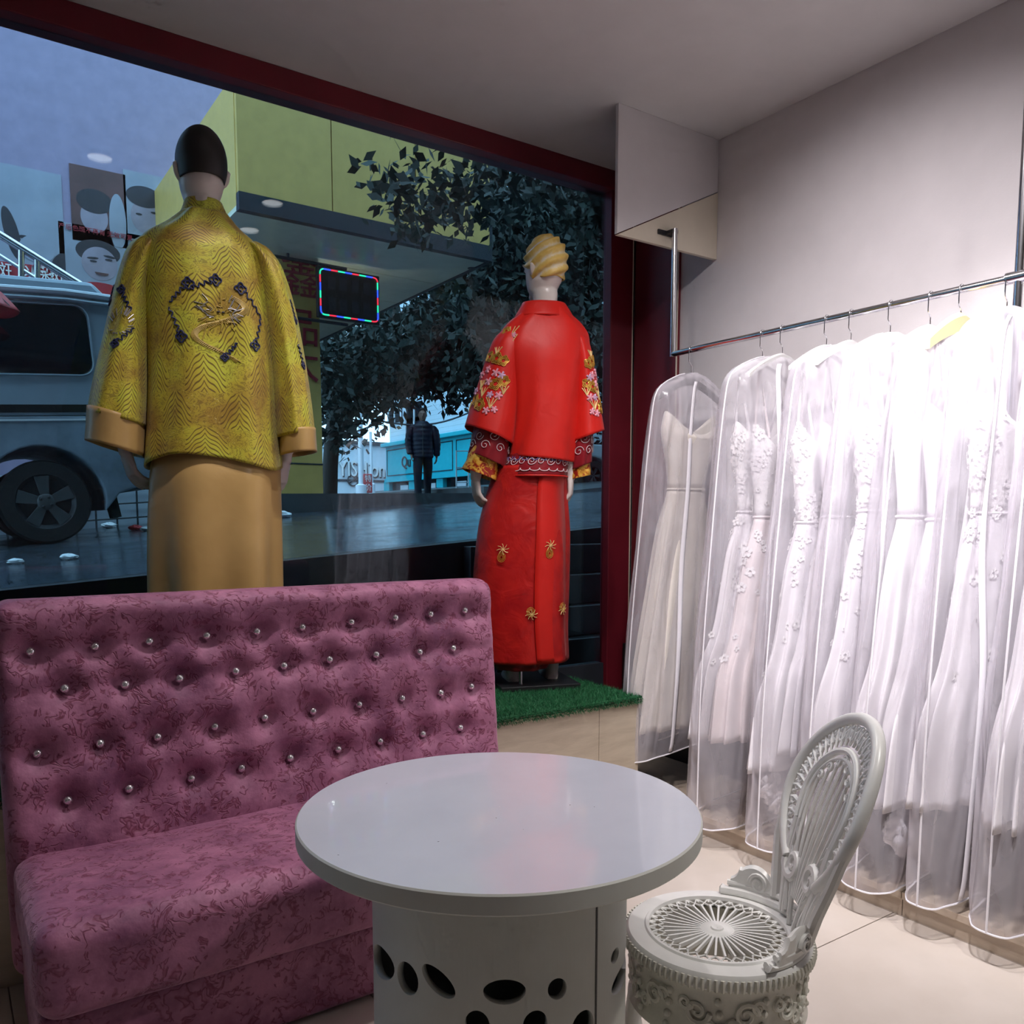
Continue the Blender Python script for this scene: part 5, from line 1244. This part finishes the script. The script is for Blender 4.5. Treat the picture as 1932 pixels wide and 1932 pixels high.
# ---------------------------------------------------------------- street beyond: shops, poles, wires
TX = 14.0
tl_top, tr_top = onx(728, 846, TX), onx(905, 815, TX); tl_b, tr_b = onx(728, 902, TX), onx(905, 892, TX)
ty0, ty1 = float(tr_top[1]) - 3.5, float(tl_top[1]); tz1 = float((tl_top[2] + tr_top[2]) / 2); tz0 = float((tl_b[2] + tr_b[2]) / 2)
ts = thing('teal_shop', 'turquoise shopfront with panelled fascia behind the walking man', 'shop', (TX, (ty0 + ty1) / 2, .6))
bx('fascia', TX, TX + .4, ty0, ty1, tz0, tz1, M['teal'], ts)
bx('cornice', TX - .18, TX + .4, ty0, ty1 + .1, tz1, tz1 + .14, M['teal'], ts, bevel=.02)
bx('fascia_foot', TX - .08, TX + .4, ty0, ty1, tz0 - .12, tz0, M['teal'], ts)
nP = 4
for k in range(nP):
    a = ty0 + (ty1 - ty0) * k / nP + .12; b = ty0 + (ty1 - ty0) * (k + 1) / nP - .12
    MB().tube([(TX - .01, a, tz0 + .12), (TX - .01, b, tz0 + .12), (TX - .01, b, tz1 - .12), (TX - .01, a, tz1 - .12)], .022, 4, True).build('panel_moulding', M['darkgrey'], ts)
for k in range(6):
    y = ty0 + (ty1 - ty0) * k / 5; bx('pilaster', TX, TX + .3, y - .22, y + .22, -.2, tz0 - .1, M['teal'], ts)
    if k < 5:
        y2 = ty0 + (ty1 - ty0) * (k + 1) / 5; w_ = bx('shop_window', TX + .15, TX + .2, y + .22, y2 - .22, -.2, tz0 - .1, M['darkglass'], ts)
        bx('curtain', TX + .12, TX + .145, y + .5, y2 - .9, -.2, tz0 - .25, M['whitewall'], ts)
q = onx(766, 872, TX - .03); text_at('lettering', 'Qu', .55, tuple(q), (0, -1, 0), (0, 0, 1), M['darkgrey'], ts, .01)
q = onx(813, 925, TX - .03); text_at('lettering', 'S', .35, tuple(q), (0, -1, 0), (0, 0, 1), M['white'], ts, .01)
wt = thing('white_tiled_building', 'white tiled building rising above the turquoise shopfront', 'building', (TX + .4, (ty0 + ty1) / 2, tz1))
bx('wall', TX + .12, TX + 6, ty0 - 8, ty1 - .1, tz1 + .14, 15, M['whitetile'], wt)
for (a, b, c, d) in ((768, 800, 755, 798), (768, 800, 804, 845), (735, 758, 770, 800)):
    P0, P1 = onx(a, d, TX + .1), onx(b, c, TX + .1); yl, yh = sorted((P0[1], P1[1])); zl, zh = sorted((P0[2], P1[2]))
    wf = bx('window', TX + .06, TX + .13, yl, yh, max(zl, tz1 + .2), max(zh, tz1 + .9), M['darkglass'], wt)
    for f in (0, .5, 1): y = yl + (yh - yl) * f; bx('window_bar', TX + .03, TX + .07, y - .03, y + .03, max(zl, tz1 + .2), max(zh, tz1 + .9), M['whitewall'], wf)
YY = 31.0
ya, yb = ony(600, 930, YY), ony(742, 842, YY)
ys = thing('white_shop', 'white shop facade with raised lettering seen between the poles', 'shop', (float((ya[0] + yb[0]) / 2), YY, 1.5))
bx('wall', ya[0], yb[0], YY, YY + 6, .5, yb[2], M['whitewall'], ys)
bx('roof_edge', ya[0], yb[0] + .1, YY - .15, YY + .2, yb[2], yb[2] + .12, M['darkgrey'], ys)
bx('awning_band', ya[0], yb[0], YY - .05, YY, float(ony(680, 908, YY)[2]) - .02, float(ony(680, 906, YY)[2]) + .02, M['darkgrey'], ys)
c0, c1 = ony(637, 885, YY), ony(724, 885, YY)
V_, F_ = text_mesh('YISHion', 1, .04); xs = [v[0] for v in V_]; sc_ = (c1[0] - c0[0]) / (max(xs) - min(xs)); hgt = float(ony(680, 870, YY)[2] - ony(680, 900, YY)[2])
for nm, mat, dx, dy_, gz in (('letter_shadow', 'darkgrey', .07, .02, -.05), ('lettering', 'white', 0, -.06, 0)):
    MB().add([((c0[0] + c1[0]) / 2 + dx + v[0] * sc_, YY - .05 + dy_ - v[2] * .5, c0[2] + gz + v[1] * hgt / .72) for v in V_], F_).build(nm, M[mat], ys, smooth=False)
qc = ony(665, 906, YY); MB().tube([(qc[0] + .22 * math.cos(a), YY - .06, qc[2] + .22 * math.sin(a)) for a in np.linspace(0, 6.2, 24)], .03, 6, True).build('round_logo', M['darkgrey'], ys)
MB().tube([(qc[0] - .16, YY - .06, qc[2] - .1), (qc[0] + .16, YY - .06, qc[2] + .1)], .05, 6).build('logo_stroke', M['darkgrey'], ys)
struct(bx('wall_far', float(ya[0]) - 14, float(ya[0]) - .2, YY, YY + 3, 0, 12, M['concrete']))
for nm, x, yt, Y, r, lab in (('lamp_post', 682, 765, 23, .085, 'thick pale blue street pole in front of the white shop'), ('lamp_post', 702, 815, 24, .05, 'thin pale street pole right of the thick pale blue pole')):
    b_, t__ = ony(x, 930, Y), ony(x - 3, yt, Y); t = thing(nm, lab, 'pole', (b_[0], Y, pave_z(b_[0])), 'street poles')
    MB().tube([(b_[0], Y, pave_z(b_[0])), (t__[0], Y, t__[2])], [r, r * .8], 12).build('shaft', M['whitewall'], t); MB().lathe([(r * 2, 0), (r * 2, .3), (r, .34)], (b_[0], Y), 14).xform(lambda a, b, c: (a, b, c + pave_z(b_[0]))).build('base', M['whitewall'], t)
    if r > .06:
        q = ony(694, 912, Y - .1); s1 = MB().box(q[0] - .14, q[0] + .14, Y - .12, Y - .08, q[2] - .28, q[2] + .28).build('red_plate', M['red_cloth'], t, smooth=False, bevel=.04)
        for c_, dz in (('特', .13), ('价', -.13)): text_at('character', c_, .22, (q[0], Y - .125, q[2] + dz), (1, 0, 0), (0, 0, 1), M['white'], t, .004)
for k, (x0, y0, x1, y1) in enumerate(((560, 808, 720, 795), (720, 795, 900, 772))):
    a, b = ony(x0, y0, 21), ony(x1, y1, 21); pts = [(a + (b - a) * t) + np.array([0, 0, -.25 * math.sin(math.pi * t)]) for t in np.linspace(0, 1, 12)]
    tag(MB().tube(pts, .025, 5).build('overhead_cable', M['darkgrey'], None), ('sagging overhead cable left of the street poles', 'sagging overhead cable above the walking man')[k], 'cable', 'overhead cables')
fr = thing('metal_frame_stand', 'slim pale metal ladder stand in front of the turquoise shopfront', 'stand', tuple(ony(872, 925, 18)))
for x in (861, 884): MB().tube([tuple(ony(x, 945, 18)), tuple(ony(x, 850, 18))], .018, 6).build('upright', M['whitewall'], fr)
for y in (851, 882, 910): MB().tube([tuple(ony(861, y, 18)), tuple(ony(884, y, 18))], .014, 6).build('rung', M['whitewall'], fr)

# ---------------------------------------------------------------- white car at the right
KY = 13.0; kc = ony(1121, 905, KY); kz = float(ony(1121, 926, KY)[2])
car = thing('white_car', 'white parked car glimpsed between the red mannequin and red post', 'car', (float(kc[0]), KY, kz))
def cw(x, y, z): return (kc[0] + x, KY + y, kz + z)
def cpr(poly, y0, y1, name, mat, par=car, **kw): return MB().prism([cw(x, y0, z) for x, z in poly], (0, y1 - y0, 0)).build(name, mat, par, smooth=False, **kw)
ar = lambda cx: [(cx + .36 * math.cos(a), .31 + .36 * math.sin(a)) for a in np.linspace(-.2, math.pi + .2, 14)]
cpr([(3.3, .3), (3.35, .75), (3.2, .95), (-.1, .92), (-.75, .74), (-.82, .45), (-.75, .25), (-.4, .24)] + ar(0)[::-1] + [(.4, .22), (2.1, .22)] + ar(2.5)[::-1] + [(2.9, .25)], 0, 1.65, 'body', M['whitewall'], bevel=.04)
cpr([(3.1, .95), (2.7, 1.42), (1.0, 1.46), (.2, .94)], .08, 1.57, 'cabin', M['darkglass'], bevel=.04)
cpr([(2.68, 1.42), (2.6, 1.47), (1.05, 1.5), (.98, 1.45)], .06, 1.6, 'roof', M['whitewall'], bevel=.02)
for cx in (0, 2.5):
    for y0 in (.0, 1.42):
        V = []; n = 28; prof = [(.17, 0), (.28, 0), (.30, .03), (.30, .18), (.28, .2), (.17, .2), (.17, 0)]
        for rr, yy in prof:
            for k in range(n): a = 2 * math.pi * k / n; V.append(cw(cx + rr * math.cos(a), y0 + yy, .30 + rr * math.sin(a)))
        wh = MB().add(V, [(i * n + k, i * n + (k + 1) % n, (i + 1) * n + (k + 1) % n, (i + 1) * n + k) for i in range(len(prof) - 1) for k in range(n)]).build('wheel', M['rubber'], car)
        for k in range(6): a = k * math.pi / 3; MB().prism([cw(cx + rr * math.cos(a + da), y0 + .02, .30 + rr * math.sin(a + da)) for rr, da in ((.02, -.5), (.175, -.2), (.175, .2), (.02, .5))], (0, .03, 0)).build('spoke', M['alloy'], wh, smooth=False)
bx('car_ramp', kc[0] - 3, kc[0] + 8, KY - .6, KY + 4, .8, kz, M['concrete']); struct(bpy.data.objects['car_ramp'])

# ---------------------------------------------------------------- walking man
MY = 14.0; mt, mfoot = ony(797, 770, MY), ony(797, 948, MY)
FM = Fig(float(mt[0]), MY, float(mt[2]) - 1.74, R(-28))
pave_m = FM.o[2]
man = thing('person', 'person in a dark navy quilted jacket and jeans walking toward the shop window', 'person', tuple(FM.o))
hp_, HPm = head_parts(FM, 0, 0, 1.51, math.pi, .228)
mm = lambda pts, rr, n=14: MB().tube([FM.p(*p) for p in pts], rr, n)
bodyp = hp_ + [mm(((0, .01, 1.46), (0, .0, 1.38), (0, 0, 1.15), (0, 0, .95), (0, 0, .86)), (.08, .13, .14, .13, .12), 18),
  mm(((-.09, 0, .9), (-.10, -.05, .5), (-.09, -.02, .10), (-.09, -.0, .05)), (.085, .06, .042, .04)), mm(((.09, 0, .9), (.085, .10, .5), (.08, .22, .14), (.08, .22, .08)), (.085, .06, .042, .04)),
  mm(((-.09, .05, .04), (-.09, -.08, .045), (-.09, -.20, .03)), (.035, .04, .028)), mm(((.08, .26, .06), (.08, .14, .045), (.08, .03, .03)), (.035, .04, .028)),
  mm(((-.19, 0, 1.38), (-.25, .02, 1.12), (-.22, -.06, .88)), (.055, .045, .032)), mm(((.19, 0, 1.38), (.25, .02, 1.12), (.255, .06, .86)), (.055, .045, .032))]
hA = hand_parts(FM, FM.p(-.215, -.07, .87), (FM.r * .05 - FM.f * .2 + np.array([0, 0, -1])), FM.r, side=-1); hB = hand_parts(FM, FM.p(.256, .065, .85), (FM.f * .1 + np.array([0, 0, -1])), -FM.r, side=1)
merge_skin(bodyp + hA + hB, 'body', M['skin'], man, .009)
nq = [0]
def tq(tab, name, mat, n=60, m=40, amp=.012, rings=9, s=.003):
    tab = np.array(tab, float)
    def fn(u, v):
        k = crom(tab, v); a = 2 * math.pi * u; b_ = amp * abs(math.sin(math.pi * rings * v))
        return FM.p(k[2] + (k[4] + b_) * math.cos(a), k[3] + (k[5] + b_) * math.sin(a), k[1])
    return MB().grid(fn, n, m).build(name, mat, man, solid=s, auto=0)
tq([(0, 1.50, 0, 0, .085, .085), (.07, 1.46, 0, 0, .12, .10), (.14, 1.42, 0, 0, .19, .12), (.3, 1.30, 0, 0, .205, .14), (.6, 1.08, 0, 0, .195, .145), (.9, .88, 0, 0, .19, .14), (1, .82, 0, 0, .185, .135)], 'quilted_jacket', M['jacket_man'])
tq([(0, 1.42, -.175, 0, .05, .06), (.2, 1.34, -.215, .0, .072, .08), (.6, 1.10, -.26, .0, .066, .072), (1, .885, -.235, -.05, .05, .055)], 'jacket_sleeve', M['jacket_man'], 40, 30, .010, 7)
tq([(0, 1.42, .175, 0, .05, .06), (.2, 1.34, .215, .0, .072, .08), (.6, 1.10, .26, .0, .066, .072), (1, .865, .258, .05, .05, .055)], 'jacket_sleeve', M['jacket_man'], 40, 30, .010, 7)
tq([(0, .92, -.07, 0, .10, .12), (.3, .68, -.095, -.03, .09, .095), (.6, .45, -.10, -.045, .075, .08), (1, .09, -.092, -.02, .062, .07)], 'trouser_leg', M['jeans'], 36, 24, 0, 1)
tq([(0, .92, .07, 0, .10, .12), (.3, .68, .09, .07, .09, .095), (.6, .45, .085, .12, .075, .08), (1, .12, .08, .21, .062, .07)], 'trouser_leg', M['jeans'], 36, 24, 0, 1)
MB().grid(lambda u, v: (lambda a, e: HPm(.080 * math.sin(e) * math.cos(a), -.012 + .102 * math.sin(e) * math.sin(a), .132 + .112 * math.cos(e) + (.07 * max(0, v - .4) * 2.2 * math.sin(a) if math.sin(a) > .1 else 0)))(2 * math.pi * u, math.pi * .60 * v + .02), 48, 24).build('hair', M['hair'], man, solid=.006, auto=0)
MB().tube([FM.p(0, -.150, 1.44), FM.p(0, -.168, 1.2), FM.p(0, -.165, .86)], .006, 6).build('jacket_zip', M['alloy'], man)

# ---------------------------------------------------------------- street trees
def crown(name, blobs, y0, y1, size, mat, par, seed):
    r = np.random.default_rng(seed); P_ = []
    for cx, cy, rx, ry, n in blobs:
        a = r.uniform(0, 2 * math.pi, n); q = np.sqrt(r.uniform(0, 1, n))
        xs, ys = cx + rx * q * np.cos(a), cy + ry * q * np.sin(a); Y = r.uniform(y0, y1, n)
        for x, y, yy in zip(xs, ys, Y): P_.append(ony(x, y, yy))
    P_ = np.array(P_); n = len(P_)
    # clump the leaves along twigs
    P_ += r.normal(0, size * .8, (n, 3))
    d = r.normal(0, 1, (n, 3)); d[:, 2] -= .5; d /= np.linalg.norm(d, axis=1)[:, None]
    e = r.normal(0, 1, (n, 3)); e -= d * (d * e).sum(1)[:, None]; e /= np.linalg.norm(e, axis=1)[:, None]
    s = size * r.uniform(.6, 1.35, n)[:, None]
    V = np.stack([P_, P_ + d * s * .5 + e * s * .26, P_ + d * s * 1.1, P_ + d * s * .5 - e * s * .26], 1).reshape(-1, 3) - ROOT[par.name]
    me = bpy.data.meshes.new(name); me.from_pydata(V.tolist(), [], np.arange(4 * n).reshape(-1, 4).tolist()); me.materials.append(mat)
    o = bpy.data.objects.new(name, me); COL.objects.link(o); o.parent = par; o['kind'] = 'stuff'; return o
TYA = 16.0
ba = ony(632, 925, TYA); ta = thing('street_tree', 'leaning dark street tree whose trunk rises beside the yellow pillar', 'tree', (float(ba[0]), TYA, pave_z(ba[0])), 'street trees')
tp = [tuple(ony(x, y, TYA)) for x, y in ((620, 960), (623, 880), (628, 810), (648, 745), (675, 685), (705, 615), (738, 560))]
MB().tube(tp, [.17, .155, .15, .14, .12, .10, .07], 14).build('trunk', M['trunk'], ta)
for br in (((660, 740), (640, 690), (625, 640)), ((686, 670), (740, 650), (800, 640)), ((716, 610), (790, 590), (850, 600)), ((700, 640), (705, 580), (690, 540))):
    MB().tube([tuple(ony(x, y, TYA)) for x, y in br], [.12, .08, .04], 8).build('branch', M['trunk'], ta)
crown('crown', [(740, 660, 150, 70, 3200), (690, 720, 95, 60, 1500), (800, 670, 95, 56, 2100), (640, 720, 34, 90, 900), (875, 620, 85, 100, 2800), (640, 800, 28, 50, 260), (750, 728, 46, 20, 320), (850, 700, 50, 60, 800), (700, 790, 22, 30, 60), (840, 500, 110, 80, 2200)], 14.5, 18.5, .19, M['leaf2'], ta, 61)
TYB = 12.5
bb = ony(1180, 925, TYB); tb_ = thing('street_tree', 'dense dark street tree filling the window behind the red mannequin', 'tree', (float(bb[0]), TYB, pave_z(bb[0])), 'street trees')
MB().tube([(bb[0], TYB, pave_z(bb[0])), tuple(ony(1170, 760, TYB)), tuple(ony(1120, 620, TYB)), tuple(ony(1040, 500, TYB)), tuple(ony(1000, 380, TYB))], [.26, .24, .2, .15, .1], 12).build('trunk', M['trunk'], tb_)
for br in (((1120, 620), (1060, 640), (980, 660)), ((1080, 560), (1010, 560), (940, 560)), ((1040, 500), (1100, 420), (1130, 360)), ((1170, 760), (1120, 720), (1080, 700))):
    MB().tube([tuple(ony(x, y, TYB)) for x, y in br], [.11, .07, .03], 8).build('branch', M['trunk'], tb_)
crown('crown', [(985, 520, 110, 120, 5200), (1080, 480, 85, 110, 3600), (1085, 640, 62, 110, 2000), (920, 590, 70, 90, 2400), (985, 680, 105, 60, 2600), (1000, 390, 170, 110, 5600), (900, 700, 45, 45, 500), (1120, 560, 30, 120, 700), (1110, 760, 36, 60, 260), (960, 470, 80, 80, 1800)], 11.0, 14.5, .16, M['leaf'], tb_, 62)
TYC = 5.6
bc = ony(1300, 900, 6.2); tc_ = thing('street_tree', 'near tree whose dark leaf sprays hang at the top in front of the canopy', 'tree', (float(bc[0]), 6.2, road_z(bc[0], 6.2)), 'street trees')
MB().tube([(bc[0], 6.2, road_z(bc[0], 6.2)), (bc[0] - .1, 6.2, 3.2), (bc[0] - .5, 6.1, 4.2), (bc[0] - 1.4, 5.9, 4.75), (bc[0] - 2.4, 5.7, 4.9)], [.16, .14, .12, .08, .03], 12).build('trunk', M['trunk'], tc_)
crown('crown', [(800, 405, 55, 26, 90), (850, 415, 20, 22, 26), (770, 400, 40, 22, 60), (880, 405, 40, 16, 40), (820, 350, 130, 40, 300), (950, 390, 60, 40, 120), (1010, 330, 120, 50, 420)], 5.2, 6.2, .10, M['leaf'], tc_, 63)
